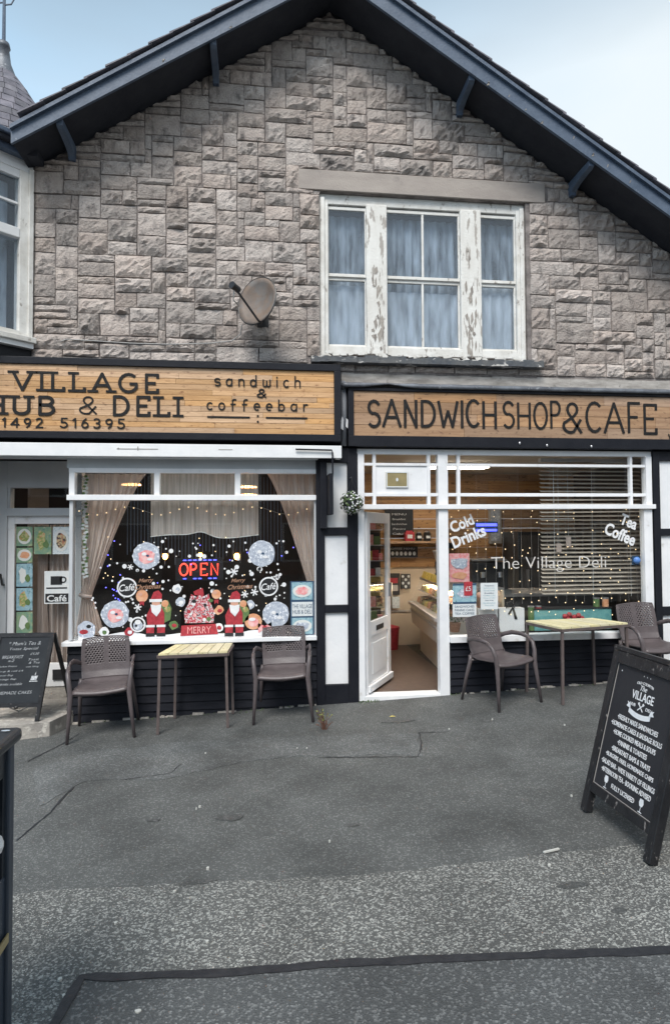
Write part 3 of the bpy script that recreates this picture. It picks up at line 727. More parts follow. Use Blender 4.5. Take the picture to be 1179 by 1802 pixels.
for (a, b) in ((-1.87,-1.085),(-1.03,-.265),(-.205,.584)): build('pane', bx(a, b, .0, .006, 2.155, 2.385), GLASS, W1)
build('pane', bx(-1.885, .567, .0, .006, .675, 2.10), GLASS, W1)
build('pane', bx(-1.903, -1.897, .05, .48, .675, 2.385), GLASS, W1)
n_ = 9; hh = .086
for k in range(n_):
    zt = .632-k*hh
    mb = MB(); xs0, xs1 = -1.93, .583
    mb.hexa([(xs0,-.052,zt-hh+.006),(xs1,-.052,zt-hh+.006),(xs1,.03,zt-hh+.006),(xs0,.03,zt-hh+.006)], [(xs0,-.036,zt),(xs1,-.036,zt),(xs1,.03,zt),(xs0,.03,zt)])
    build('slat', mb, BLACKS, BD)
build('stall_riser', bx(-1.925, .583, .031, .2, -.25, .634), INDARK, BD)
# left door and porch
PY = .48
dfm = MB()
dfm.box(-2.9, -2.70, PY-.05, PY+.08, .1, 2.55); dfm.box(-2.70, -1.93, PY-.05, PY+.08, 2.26, 2.55); dfm.box(-2.70, -1.93, PY-.06, PY+.08, 1.955, 2.04)
dfm.box(-2.70, -2.672, PY-.04, PY+.08, 2.04, 2.26); dfm.box(-1.99, -1.93, PY-.04, PY+.08, .1, 2.26)
D1 = build('shop_door', bx(-2.70, -1.99, PY-.03, PY+.05, .12, .36), WHITE, BD)
build('frame', dfm, GREYS, D1, bevel=.004)
df2 = MB(); df2.box(-2.70, -2.63, PY-.02, PY+.03, .36, 1.955); df2.box(-2.06, -1.99, PY-.02, PY+.03, .36, 1.955); df2.box(-2.63, -2.06, PY-.02, PY+.03, 1.87, 1.955)
build('stile', df2, WHITEC, D1, bevel=.003)
build('pane', bx(-2.63, -2.06, PY+.0, PY+.006, .36, 1.87), GLASS, D1)
build('pane', bx(-2.672, -1.99, PY+.0, PY+.006, 2.04, 2.26), GLASS, D1)
build('letterbox', bx(-2.22, -2.06, PY-.045, PY-.031, .19, .30), DARKG, D1)
hd = MB(); hd.tube([(-2.72, PY-.06, 1.22), (-2.72, PY-.10, 1.22), (-2.74, PY-.10, 1.34)], .012); build('handle', hd, DARKG, D1)
stp = MB(); 
P = [(-3.4, -.52), (-2.4, -.47), (-1.98, -.40), (-1.86, -.02), (-1.94, .03), (-1.94, .6), (-3.4, .6)]
n = len(P); stp.add([(x, y, -.018) for x, y in P]+[(x, y, gz(x)-.05) for x, y in P], [tuple(range(n))]+[((i+1) % n, i, n+i, n+(i+1) % n) for i in range(n)])
build('doorstep', stp, STEP, BD)
build('porch_side', bx(-3.0, -2.9, -.2, .6, -.2, 2.55), GREYS, BD)
build('threshold', bx(-2.70, -1.94, PY-.02, PY+.1, -.018, .12), STEP, BD)

# ------------------------------------------------------------------ right shopfront
W2 = build('shop_window', bx(1.03, 4.405, -.04, .04, 2.60, 2.655), WHITEC, BD)
TZ0, TZ1 = 2.055, 2.60
bar('transom_rail', W2, 1.05, 4.425, -.085, .04, 2.005, 2.055)
for (a, b) in ((1.035,1.105),(4.335,4.405)): bar('post', W2, a, b, -.05, .04, 2.056, 2.60)
bar('post', W2, 1.915, 2.025, -.055, .04, 2.056, 2.60)
for (a, b) in ((1.20,1.235),(1.80,1.835),(2.135,2.17),(4.15,4.18)): bar('bar', W2, a, b, -.035, .02, 2.056, 2.60)
for (a, b) in ((1.105,1.20),(1.235,1.80),(1.835,1.915),(2.025,2.135),(2.17,4.15),(4.18,4.335)):
    bar('bar', W2, a, b, -.034, .019, 2.145, 2.18); bar('bar', W2, a, b, -.034, .019, 2.475, 2.505)
    for (z0, z1) in ((2.056,2.145),(2.18,2.475),(2.505,2.60)):
        if a == 1.235 and z0 == 2.18: continue
        build('pane', bx(a, b, .0, .005, z0, z1), GLASS, W2)
bar('panel', W2, 1.235, 1.80, -.02, .0, 2.18, 2.475)
pq = tag(build('name_plate', pbox(679,831,718,857, -.032, -.021), GOLD), 'small brass plate with a pale border on the white panel over the open door', 'plate')
x_, z_ = W(698.5, 844, -.032)
mb = MB()
for (a, b, c_, d) in ((-.12,.12,.073,.085),(-.12,.12,-.085,-.073),(-.12,-.108,-.073,.073),(.108,.12,-.073,.073)): mb.box(x_+a, x_+b, -.037, -.033, z_+c_, z_+d)
build('border', mb, PAPER, pq); build('emblem', MB().disc(x_, z_, .012, .02, -.036), PAPER, pq)
# jambs of door
bar('post', W2, 1.035, 1.10, -.05, .06, -.03, 2.005); bar('post', W2, 1.915, 2.022, -.055, .05, .02-.03, 2.005)
build('pane', bx(2.022, 4.33, .0, .006, .635, 2.005), GLASS, W2)
bar('post', W2, 4.30, 4.40, -.05, .04, .62, 2.005)
bar('sill', W2, 2.023, 4.41, -.10, .05, .565, .63)
n_ = 8; hh = .078
for k in range(n_):
    zt = .562-k*hh; mb = MB(); a, b = 2.024, 4.412
    mb.hexa([(a,-.052,zt-hh+.006),(b,-.052,zt-hh+.006),(b,.03,zt-hh+.006),(a,.03,zt-hh+.006)], [(a,-.036,zt),(b,-.036,zt),(b,.03,zt),(a,.03,zt)])
    build('slat', mb, BLACKS, BD)
build('stall_riser', bx(2.0, 4.412, .031, .2, -.15, .564), INDARK, BD)
build('threshold', bx(1.10, 1.915, -.06, .12, -.08, .018), WHITE, BD, bevel=.004)
mt = MB()
for k in range(46):
    x = random.choice([random.uniform(-1.9,.6), random.uniform(2.0,4.3)]); w_ = random.uniform(.03,.12)
    mt.box(x, x+w_, -.06-random.uniform(.0,.02), -.03, gz(x)-.02, gz(x)+random.uniform(.004,.022))
build('mortar_fillet', mt, STEP, BD, kind='stuff')

# open door leaf (hinged on the left, swung inward)
hx, hy = 1.105, .03; A = math.atan2(.70, .40); dx, dy = math.cos(A), math.sin(A); LN = .80
def leaf(mb, u0, u1, t0, t1, z0, z1):
    def q(u, t): return (hx+dx*u+dy*t, hy+dy*u-dx*t)
    c4 = [q(u0,t1), q(u1,t1), q(u1,t0), q(u0,t0)] if False else [q(u0,t0), q(u0,t1), q(u1,t1), q(u1,t0)]
    mb.hexa([(x, y, z0) for x, y in c4], [(x, y, z1) for x, y in c4]); return mb
DL = build('open_door', leaf(MB(), 0, LN, 0, .04, .02, .12), WHITEC, BD)
for a in ((0,.10,0,.04,.12,1.98),(LN-.10,LN,0,.04,.12,1.98),(.10,LN-.10,0,.04,1.86,1.98),(.10,LN-.10,0,.04,.62,.78)):
    build('rail', leaf(MB(), *a), WHITEC, DL, bevel=.003)
build('panel', leaf(MB(), .10, LN-.10, .012, .028, .12, .62), WHITEC, DL)
build('raised_panel', leaf(MB(), .17, LN-.17, .028, .036, .20, .54), WHITEC, DL, bevel=.004)
build('pane', leaf(MB(), .10, LN-.10, .017, .022, .78, 1.86), GLASS, DL)
build('letterbox', leaf(MB(), .28, LN-.28, .04, .046, .665, .72), DARKG, DL)
build('weatherboard', leaf(MB(), .0, LN, .04, .07, .04, .11), WHITEC, DL, bevel=.006)
build('handle', leaf(MB(), LN-.06, LN-.03, .04, .075, 1.0, 1.16), CHROME, DL)

# ------------------------------------------------------------------ interiors
iw = MB()
build('shop_floor', bx(1.03, 5.3, .04, 3.1, -.05, .01), INFLOOR, BD)
build('shop_ceiling', bx(1.03, 5.3, .06, 3.1, 2.68, 2.72), INCREAM, BD)
bwz = 1.21
BW = build('back_wall', bx(1.03, 5.3, 2.9, 3.0, 0, bwz), INCREAM, BD)
z = bwz; k = 0
while z < 2.66:
    h_ = .15; x = 1.03
    while x < 5.3:
        w_ = random.uniform(.7, 1.6); x2 = min(5.3, x+w_)
        build('plank', bx(x+.002, x2-.002, 2.87+random.uniform(0,.008), 2.95, z+.002, min(2.67, z+h_)-.002), INWOOD, BW); x = x2
    z += h_
build('dado_rail', bx(1.03, 5.3, 2.885, 2.899, .52, .55), BLINDM, BW)
build('partition', bx(1.021, 1.03, .06, 2.9, 0, 2.68), INCREAM, BD)
build('side_wall', bx(5.0, 5.1, .06, 2.9, 0, 2.68), INDARK, BD)
# left interior
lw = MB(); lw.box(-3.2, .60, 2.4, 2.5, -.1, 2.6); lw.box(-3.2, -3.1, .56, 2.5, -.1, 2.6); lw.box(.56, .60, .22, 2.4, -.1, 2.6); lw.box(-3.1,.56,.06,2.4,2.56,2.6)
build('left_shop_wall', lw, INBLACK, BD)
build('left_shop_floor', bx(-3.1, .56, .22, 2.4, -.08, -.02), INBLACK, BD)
build('display_shelf', bx(-1.88, .56, .05, .5, .60, .634), WHITE, BD)

# added light panel brightening the right-hand shop; no such fixture is seen
cl_ = thing('added_light_panel', 'added rectangular light panel brightening the right-hand shop', 'ceiling light', (2.5, 1.6, 2.68), 'added shop light panels')
build('housing', bx(1.9, 3.1, 1.45, 1.75, 2.64, 2.679), WHITEC, cl_); build('diffuser', bx(1.93, 3.07, 1.47, 1.73, 2.625, 2.639), PANEL, cl_)

cl2 = thing('added_light_panel', 'added rectangular light panel brightening the curtains of the left-hand shop', 'ceiling light', (-.7, .9, 2.56), 'added shop light panels')  # added to light the curtains from inside; no such lamp is seen
build('housing', bx(-1.5, .1, .8, 1.0, 2.53, 2.559), WHITEC, cl2); build('diffuser', bx(-1.47, .07, .82, .98, 2.515, 2.529), PANEL, cl2)
# shop interior fittings behind the door
sh = thing('wall_shelf', 'long wooden shelf high on the planked back wall', 'shelf', (2.5, 2.8, 1.6)); build('board', bx(1.55, 3.0, 2.62, 2.868, 1.585, 1.62), INWOOD, sh)
for x in (1.62, 2.9): build('bracket', bx(x, x+.03, 2.66, 2.868, 1.5, 1.584), DARKG, sh)
def onback(name, label, cat, px0, py0, px1, py1, y=2.84, t=.025, m=DARKG):
    return tag(build(name, pbox(px0, py0, px1, py1, y, y+t), m), label, cat)
mbd = onback('menu_board', 'dark chalk menu board above the shelf on the planked wall', 'menu board', 678, 893, 727, 942, 2.80, .05, CHALK)
x_, z_ = W(702, 905, 2.8)
for k, s_ in enumerate(('MENU','Breakfast','Sandwiches','Panini','Cakes')): txt(mbd, 'lettering', s_, CHALKW, (x_, 2.799, z_-.075*k), (1,0,0), (0,0,1), width=random.uniform(.16,.26), height=.03)
for (a, b, c_, d, m_, nm, lb) in ((712,934,728,952,REDM,'coffee_packet','red packet standing on the wooden shelf'),(731,937,742,952,DARKG,'storage_jar','small dark jar on the shelf beside the red packet'),(745,935,758,952,DARKG,'storage_jar','larger dark jar with pale label at the end of the shelf')):
    x0_, z1_ = W(a, c_ and b, 2.74); x1_, z0_ = W(c_, d, 2.74)
    t_ = thing(nm, lb, 'packet' if 'packet' in nm else 'jar', ((x0_+x1_)/2, 2.74, 1.62))
    if 'jar' in nm:
        build('body', MB().lathe([(0,0),((x1_-x0_)/2,0),((x1_-x0_)/2,(z1_-1.62)*.8),((x1_-x0_)/2*.7,(z1_-1.62)*.9)], ((x0_+x1_)/2, 2.74, 1.621), 12), m_, t_)
        build('lid', MB().lathe([((x1_-x0_)/2*.72,0),((x1_-x0_)/2*.72,.02),(0,.02)], ((x0_+x1_)/2, 2.74, 1.621+(z1_-1.62)*.9), 12), CHROME, t_)
        build('label', bx((x0_+x1_)/2-.03, (x0_+x1_)/2+.03, 2.74-(x1_-x0_)/2-.004, 2.74-(x1_-x0_)/2-.001, 1.66, 1.70), PAPER, t_)
    else:
        build('body', bx(x0_, x1_, 2.70, 2.80, 1.621, z1_-.02), m_, t_); build('fold', bx(x0_+.02, x1_-.02, 2.73, 2.77, z1_-.02, z1_), m_, t_); build('label', bx(x0_+.03, x1_-.03, 2.696, 2.699, 1.66, z1_-.06), PAPER, t_)
rk = onback('mug_rack', 'black strip with a row of pale cups under the wooden shelf', 'cup rack', 678, 962, 735, 981, 2.80, .05, DARKG)
for k in range(7):
    x_, z_ = W(683+k*7.6, 974, 2.80); build('cup', MB().disc(x_, z_, .024, .032, 2.793, n=8), PAPER, rk)
x_, z_ = W(706, 965.5, 2.8); txt(rk, 'lettering', 'COFFEE MENU', CHALKW, (x_, 2.799, z_), (1,0,0), (0,0,1), width=.42, height=.03)
p1 = onback('poster', 'tall dark poster on the cream back wall seen through the doorway', 'poster', 681, 1009, 703, 1047); x_, z_ = W(692, 1024, 2.83)
build('picture', bx(x_-.07, x_+.07, 2.834, 2.839, z_-.02, z_+.06), REDM, p1); build('picture', bx(x_-.07, x_+.07, 2.834, 2.839, z_-.14, z_-.05), BLINDM, p1)
p1 = onback('poster', 'small black and white patterned poster on the cream back wall', 'poster', 706, 1010, 722, 1036); x_, z_ = W(714, 1023, 2.83)
for a in range(3):
    for b in range(4):
        if (a+b) % 2: build('picture', MB().disc(x_-.045+.045*a, z_-.08+.052*b, .02, .022, 2.835, n=8), PAPER, p1)
onback('notice', 'pale green notice low on the cream back wall', 'notice', 690, 1050, 703, 1070, m=GREENP if False else PAPERP)
bn = thing('red_bin', 'red bin standing on the floor at the back of the shop', 'bin', (1.93, 2.6, .01)); build('body', MB().lathe([(0,0),(.11,0),(.13,.3),(.12,.3)], (1.93, 2.6, .01), 14), REDM, bn); build('lid', MB().lathe([(.135,0),(.135,.03),(.03,.06),(0,.06)], (1.93,2.6,.31), 14), REDM, bn)

rk2 = thing('snack_rack', 'rack of snack packets seen through the glass of the open door', 'rack', (1.28, 1.05, .01))
build('back', bx(1.04, 1.50, 1.12, 1.135, .01, 2.0), DARKG, rk2)
for r_ in range(8):
    zz_ = .45+.19*r_; build('shelf', bx(1.04, 1.50, .95, 1.12, zz_, zz_+.012), CHROME, rk2)
    x_ = 1.05
    while x_ < 1.46:
        h_ = random.uniform(.08,.15); w_ = random.uniform(.05,.085)
        build('packet', bx(x_, min(1.495, x_+w_), .96, 1.04, zz_+.013, zz_+.013+h_), random.choice([REDM,GOODS,ORANGEP,TEAL,YELLOWP,PAPER,GREENP,PINKP,COPPER]), rk2); x_ += w_+.008
# deli counter: runs from the right-hand side of the doorway into the shop
dc = thing('deli_counter', 'cream chilled deli counter with sloping glass and goods inside the doorway', 'counter', (2.9, 1.6, .01))
a0, a1 = Vector((2.20, 2.45)), Vector((2.06, .55)); dd = (a1-a0)
def cpoly(prof, t0=0, t1=1):
    # profile in (depth into counter, z), extruded along the counter
    mb = MB(); n = len(prof); u = dd.normalized(); q = Vector((-u.y, u.x))
    if q.x < 0: q = -q
    V = []
    for t in (t0, t1):
        b = a0+dd*t
        V += [(b.x+q.x*p[0], b.y+q.y*p[0], p[1]) for p in prof]
    mb.add(V, [tuple(range(n)), tuple(range(2*n-1, n-1, -1))]+[((i+1) % n, i, n+i, n+(i+1) % n) for i in range(n)]); return mb
build('base', cpoly([(.14,.01),(.9,.01),(.9,.42),(.14,.42)]), CASE, dc); build('front_panel', cpoly([(.02,.42),(.9,.42),(.9,.70),(.0,.70)]), CASE, dc, bevel=.01)
build('worktop', cpoly([(-.03,.702),(.9,.702),(.9,.74),(-.03,.74)]), BLINDM, dc); build('trim', cpoly([(-.008,.60),(.01,.60),(.01,.63),(-.008,.63)]), BLINDM, dc)
build('case_glass', cpoly([(.0,.742),(.008,.742),(.16,1.06),(.152,1.06)]), GLASSLO, dc)
build('case_top', cpoly([(.14,1.06),(.8,1.06),(.8,1.09),(.14,1.09)]), CHROME, dc)
build('case_back', cpoly([(.78,.742),(.8,.742),(.8,1.06),(.78,1.06)]), INCREAM, dc)
build('case_light', cpoly([(.20,1.045),(.32,1.045),(.32,1.058),(.20,1.058)]), PANEL, dc)
build('case_shelf', cpoly([(.12,.90),(.75,.90),(.75,.912),(.12,.912)]), CHROME, dc)
for k in range(9):
    for lev, zz in ((0,.742),(1,.913)):
        t = .05+.1*k; pr = [(.08+.06*lev,zz),(.5,zz),(.5,zz+random.uniform(.06,.12)),(.10+.06*lev,zz+random.uniform(.05,.09))]
        build('tray_of_food', cpoly(pr, t, t+.085), [ORANGEP,GOODS,FOOD,YELLOWP][(k+lev) % 4], dc)
for k in range(5): build('price_card', cpoly([(.15,1.091),(.165,1.091),(.20,1.18),(.185,1.18)], .05+.18*k, .2+.18*k), YELLOWP, dc)
gr = thing('coffee_grinder', 'dark coffee grinder on top of the deli counter', 'coffee grinder', (2.5, 2.2, 1.22))
build('body', MB().lathe([(.0,0),(.09,0),(.09,.05),(.06,.08),(.07,.22),(.07,.24)], (2.55,2.1,1.09), 14), DARKG, gr); build('hopper', MB().lathe([(.05,0),(.10,.14),(.10,.16),(0,.17)], (2.55,2.1,1.33), 14), BLINDM, gr)

# things behind the right window
cf = thing('coffee_machine', 'dark coffee machine on the counter behind the right-hand window', 'coffee machine', (3.0, 1.6, .95))
build('body', bx(2.75, 3.25, 1.3, 1.75, .95, 1.35), DARKG, cf, bevel=.02); build('drip_tray', bx(2.78, 3.22, 1.15, 1.3, .95, 1.0), CHROME, cf); build('cup_rail', bx(2.76,3.24,1.32,1.73,1.37,1.39), CHROME, cf)
for x in (2.87, 3.1): build('group_head', MB().lathe([(.03,0),(.035,.07),(0,.07)], (x,1.22,1.16), 10), CHROME, cf)
wc = thing('serving_counter', 'dark serving counter deep behind the right-hand window', 'counter', (3.4, 1.5, .01)); build('body', bx(3.0, 4.7, 1.2, 1.9, .01, .91), INDARK, wc); build('worktop', bx(2.95, 4.75, 1.15, 1.92, .911, .95), BLINDM, wc)
fr_ = thing('drinks_fridge', 'tall black drinks fridge against the side wall behind the blind', 'fridge', (4.4, 2.3, .01)); build('body', bx(3.75, 4.75, 2.15, 2.75, .01, 1.75), DARKG, fr_); build('door', bx(3.79, 4.71, 2.12, 2.149, .1, 1.7), INDARK, fr_); build('handle', bx(3.85, 3.88, 2.08, 2.119, .7, 1.2), CHROME, fr_)
pf = thing('picture_frame', 'grey framed picture on the planked wall behind the right-hand window', 'picture', (3.0, 2.8, 1.9)); x_, z_ = W(872, 925, 2.8)
build('frame', bx(x_-.1, x_+.1, 2.82, 2.86, z_-.28, z_+.28), BLINDM, pf); build('picture', bx(x_-.07, x_+.07, 2.812, 2.819, z_-.24, z_+.24), GREYP, pf)
# blind
bl = thing('venetian_blind', 'grey venetian blind hanging behind the right half of the right-hand window', 'blind', (3.7, .25, 2.0))
xa_, _ = W(952, 980, .22); xb_, _ = W(1128, 980, .22)
build('headrail', bx(xa_, xb_, .20, .26, 2.56, 2.60), BLINDM, bl)
k = 0; z = 2.50
while z > 1.0:
    t = random.uniform(-.006,.006)
    mb = MB(); mb.hexa([(xa_,.20,z-.012+t),(xb_,.20,z-.012-t),(xb_,.245,z+.008-t),(xa_,.245,z+.008+t)], [(xa_,.20,z-.010+t),(xb_,.20,z-.010-t),(xb_,.245,z+.010-t),(xa_,.245,z+.010+t)])
    build('slat', mb, SLATB, bl); z -= .047
for x in (xa_+.15, (xa_+xb_)/2, xb_-.15): build('cord', MB().tube([(x,.198,2.56),(x,.198,1.0)], .002, 5), PAPER, bl)
build('pull_cord', MB().tube([(3.35,.195,2.56),(3.35,.195,1.62)], .003, 5), PAPER, bl)
o = thing('cord_tag', 'pale card tag hanging from the blind cord', 'tag', (3.0, .16, 1.6), 'card tags'); x_, z_ = W(1000, 953, .16); build('card', bx(x_-.03, x_+.03, .16, .165, z_-.06, z_+.06), SEWN, o); build('string', MB().tube([(x_,.162,z_+.06),(x_,.162,2.5)], .0015, 4), PAPER, o)
o = thing('cord_tag', 'smaller pale card tag left of the hanging card tag', 'tag', (2.9, .16, 1.5), 'card tags'); x_, z_ = W(983, 964, .16); build('card', bx(x_-.03, x_+.03, .16, .165, z_-.05, z_+.05), SEWN, o); build('string', MB().tube([(x_,.162,z_+.05),(x_,.162,2.5)], .0015, 4), PAPER, o)
# neon in right window (violet-blue strip, upper left)
o = thing('open_sign', 'blue lit sign strip high on the left of the right-hand window', 'lit sign', (*[W(855,928,.3)[0]], .3, W(855,928,.3)[1])); build('case', pbox(836,918,876,938,.30,.33), BLUEP, o); build('light_bar', pbox(838,921,874,926,.29,.298), NEONB, o); build('light_bar', pbox(838,931,874,935,.29,.298), NEONB, o)
# fairy lights of the right window
fl = thing('fairy_light_curtain', 'curtain of small warm fairy lights hanging inside the right-hand window', 'fairy lights', (3.2, .08, 2.0))
wires = MB(); bulbs = MB()
rows = [899, 915, 936, 962, 978, 1000, 1022, 1040, 1057, 1076]
for r_, py in enumerate(rows):
    for k in range(22):
        px = 792+k*15.6+random.uniform(-4,4); q = py+random.uniform(-6,6)
        if random.random() < .3: continue
        x, z = W(px, q, .06); bulbs.ball((x, .06, z), .0065, 6, 4)
for k in range(22):
    x, _ = W(792+k*15.6, 950, .065); wires.tube([(x+random.uniform(-.01,.01), .066, 2.0), (x+random.uniform(-.02,.02), .066, 1.5), (x, .066, .95)], .0012, 3)
build('wire', wires, BLINDM, fl, kind='stuff'); build('bulb', bulbs, LEDW, fl, kind='stuff')
# window-sill goods
pb = thing('white_paper_bag', 'large white paper carrier with black ribbon on the window ledge', 'bag', (*[W(903,1090,.15)[0]], .15, .635))
xa_, za_ = W(876, 1113, .12); xb_, zb_ = W(922, 1070, .12)
build('body', bx(xa_, xb_, .12, .24, .636, zb_), WHITEP, pb); build('handle', MB().tube([(xa_+.1,.12,zb_),(xa_+.1,.12,zb_+.06),(xa_+.16,.12,zb_+.08),(xa_+.2,.12,zb_)], .005, 6), DARKG, pb)
mb = MB(); cx_, cz_ = (xa_+xb_)/2+.02, zb_+.01
mb.poly([(cx_,cz_),(cx_+.05,cz_+.07),(cx_+.08,cz_+.02)], .112, .006); mb.poly([(cx_,cz_),(cx_-.06,cz_+.06),(cx_-.08,cz_)], .112, .006); mb.poly([(cx_-.01,cz_),(cx_+.01,cz_),(cx_+.05,cz_-.13),(cx_+.02,cz_-.13)], .110, .006); mb.poly([(cx_-.012,cz_),(cx_+.008,cz_),(cx_-.04,cz_-.08),(cx_-.06,cz_-.07)], .111, .006)
build('ribbon', mb, DARKG, pb)
o = thing('hamper_box', 'low teal printed box on the ledge behind the table', 'box', (3.2,.15,.635)); 
xa_, _ = W(940, 1090, .13); xb_, zt_ = W(1075, 1080, .13); build('body', bx(xa_, xb_, .13, .3, .636, .87), TEAL, o); build('lid', bx(xa_-.01, xb_+.01, .12, .31, .871, .885), DARKG, o)
o = thing('red_flowers', 'bunch of red artificial flowers on top of the teal box', 'flowers', (3.4,.15,.88)); 
for (px, py) in ((995,1085),(1003,1082),(1010,1086),(1018,1083),(1024,1088),(1000,1090),(1013,1091)):
    x, z = W(px, py, .1); build('flower', MB().ball((x, .1+random.uniform(0,.03), z), .03, 7, 5), REDM, o)
build('leaves', pbox(985,1092,1032,1098,.1,.16), GREENP, o)
for (px, c_, lb) in ((948,REDM,'small red tin on the ledge left of the teal box'),(1050,GREENP,'small green tin on top of the teal box'),(1066,ORANGEP,'small orange tin on top of the teal box'),(935,GREENP,'small green jar on the ledge next to the red tin')):
    on = px > 1000; x, z = W(px, 1090, .16); b_ = .886 if on else .636; t = thing('tin', lb, 'tin', (x, .17, b_), 'tins on the window ledge')
    hh_ = .09 if on else .26; build('body', MB().lathe([(0,0),(.035,0),(.035,hh_),(0,hh_)], (x,.17,b_+.001), 12), c_, t); build('lid', MB().lathe([(.037,0),(.037,.015),(0,.015)], (x,.17,b_+hh_+.002), 12), CHROME, t)
o = thing('bread_basket', 'small basket of rolls in the lower left of the right-hand window', 'basket', (2.4,.2,.635)); x, z = W(855, 1085, .2)
build('basket', MB().lathe([(.0,0),(.10,0),(.14,.12),(.13,.12),(.0,.1)], (x,.22,.9), 14), COPPER, o); build('stand', bx(x-.12,x+.12,.12,.32,.636,.9), WHITEP, o)
for q in range(5): build('roll', MB().ball((x-.08+.04*q,.2+.02*(q % 2),1.04), .035, 8, 5), SKINP, o)
o = thing('plant_pot', 'green leafy plant behind the posters at the lower left of the window', 'plant', (2.15,.2,.636)); mb = MB()
for q in range(60):
    x = 2.16+random.gauss(0,.05); y = .2+random.gauss(0,.03); z = .74+abs(random.gauss(0,.1)); a = random.uniform(0,6.28); s = .025
    mb.add([(x,y,z),(x+s*math.cos(a),y+s*math.sin(a),z+.01),(x+.5*s*math.cos(a),y+.3*s,z+s)],[(0,1,2)])
build('foliage', mb, GREEN, o); build('pot', MB().lathe([(0,0),(.05,0),(.07,.1),(.06,.1)], (2.16,.2,.637), 12), COPPER, o)

# ------------------------------------------------------------------ signboards
SG = thing('shop_sign', 'long pine-strip signboard in a black frame over the left shop window with routed black lettering', 'shop sign', (-.9, -.2, 2.75))
fy = -.23
fm = MB(); fm.box(-3.3, .835, fy, -.02, 3.44, 3.51); fm.box(-3.3, .835, fy, -.02, 2.705, 2.775); fm.box(.765, .835, fy, -.02, 2.775, 3.44)
build('frame', fm, BLACK, SG, bevel=.004)
build('backing', bx(-3.3, .765, fy+.05, -.03, 2.775, 3.44), BAREWOOD, SG)
nr = 12; rh = (3.44-2.775)/nr
for r_ in range(nr):
    x = -3.3+random.uniform(-.6, 0)
    while x < .765:
        w_ = random.uniform(.8, 1.9); a = max(-3.3, x); b = min(.765, x+w_)
        if b-a > .02: build('plank', bx(a+.0012, b-.0012, fy+.022+random.uniform(-.003,.003), fy+.05, 2.775+r_*rh+.0016, 2.775+(r_+1)*rh-.0016), PINE, SG)
        x += w_
ly = fy+.0175
def wp(parent, text, px0, px1, pt, pb_, wd, y, m, **k):
    x0_, zt0 = W(px0, pt, y); x1_, _ = W(px1, pt, y); _, zb0 = W((px0+px1)/2, pb_, y); _, zt0 = W((px0+px1)/2, pt, y)
    word(parent, text, x0_, x1_, zb0, zt0, wd, y, m, **k)
wp(SG, 'VILLAGE', 24, 278, 657, 688, .029, ly, INK, serif=.19, gap=.34)
wp(SG, 'HUB', -24, 96, 698, 728, .031, ly, INK, serif=.17, gap=.3)
wp(SG, '&', 141, 170, 698, 728, .017, ly, INK)
wp(SG, 'DELI', 200, 316, 699, 731, .031, ly, INK, serif=.2, gap=.34)
wp(SG, '1492', 5, 76, 736, 752, .015, ly, INK, gap=.34)
wp(SG, '516395', 107, 220, 737, 753, .015, ly, INK, gap=.34)
wp(SG, 'sandwich', 378, 529, 661, 680, .014, ly, INK, gap=.42)
wp(SG, '&', 453, 468, 685, 699, .014, ly, INK)
wp(SG, 'coffeebar', 364, 542, 703, 722, .014, ly, INK, gap=.42)
build('rule', pbox(365,732.5,440,735.5,ly-.003,ly), INK, SG); build('rule', pbox(468,734,541,737,ly-.003,ly), INK, SG)
build('dot', MB().disc(*W(454,732,ly), .011, .011, ly-.003), INK, SG); build('dot', MB().disc(*W(454,742,ly), .011, .011, ly-.003), INK, SG)

SG2 = thing('shop_sign', 'brown plank signboard in a black frame over the right-hand shop with tall hand-painted letters', 'shop sign', (2.9, -.1, 2.7))
fy = -.13
fm = MB(); fm.box(.925, 5.4, fy, .015, 3.265, 3.30); fm.box(.925, 5.4, fy, .015, 2.67, 2.785); fm.box(.925, .985, fy, .015, 2.785, 3.265)
build('frame', fm, BLACK, SG2, bevel=.004)
build('backing', bx(.985, 5.4, fy+.06, .0, 2.785, 3.265), BAREWOOD, SG2)
zz = [2.785, 2.905, 3.03, 3.155, 3.265]
for r_ in range(4):
    x = .985-random.uniform(0, .5)
    while x < 5.4:
        w_ = random.uniform(.9, 1.7); a = max(.985, x); b = min(5.4, x+w_)
        if b-a > .02: build('plank', bx(a+.0015, b-.0015, fy+.022+random.uniform(-.003,.003), fy+.06, zz[r_]+.002, zz[r_+1]-.002), PALLET, SG2)
        x += w_
ly = fy+.0175
def L1(px): return 704+(px-650)*.0145
for wd_, a, b in (('SANDWICH', 648, 873), ('SHOP', 885, 985), ('&', 990, 1021), ('CAFE', 1031, 1153)):
    t = L1((a+b)/2); wp(SG2, wd_, a, b, t, t+48+(6 if wd_ in '&CAFE' else 0)-3, .030 if wd_ != 'SHOP' else .026, ly, INK, gap=.17, jit=.03)
mb = MB()
for q in range(3): mb.disc(*W(1176+q, 765+3*q, ly), .008, .012, ly-.003, n=7)
build('paint_mark', mb, INK, SG2)
# lead roll over the right sign
ld = thing('lead_flashing', 'crumpled lead flashing running along the top of the right-hand sign', 'flashing', (2.9, -.1, 3.3))
mb = MB(); n = 90; V = []
for i in range(n+1):
    x = .86+4.5*i/n; b_ = .035*max(0, 1-abs(x-1.35)/.3); q = .006*noise.noise(Vector((x*7,0,0)))
    V += [(x, .02, 3.375+q*.3), (x, -.10+q, 3.352+q), (x, -.15+q, 3.335+q), (x, -.155+q, 3.302+b_+q), (x, -.12, 3.302+b_)]
mb.add(V, [(5*i+k, 5*i+5+k, 5*i+6+k, 5*i+1+k) for i in range(n) for k in range(4)])
build('sheet', mb, LEAD, ld, smooth=True, solid=.006)
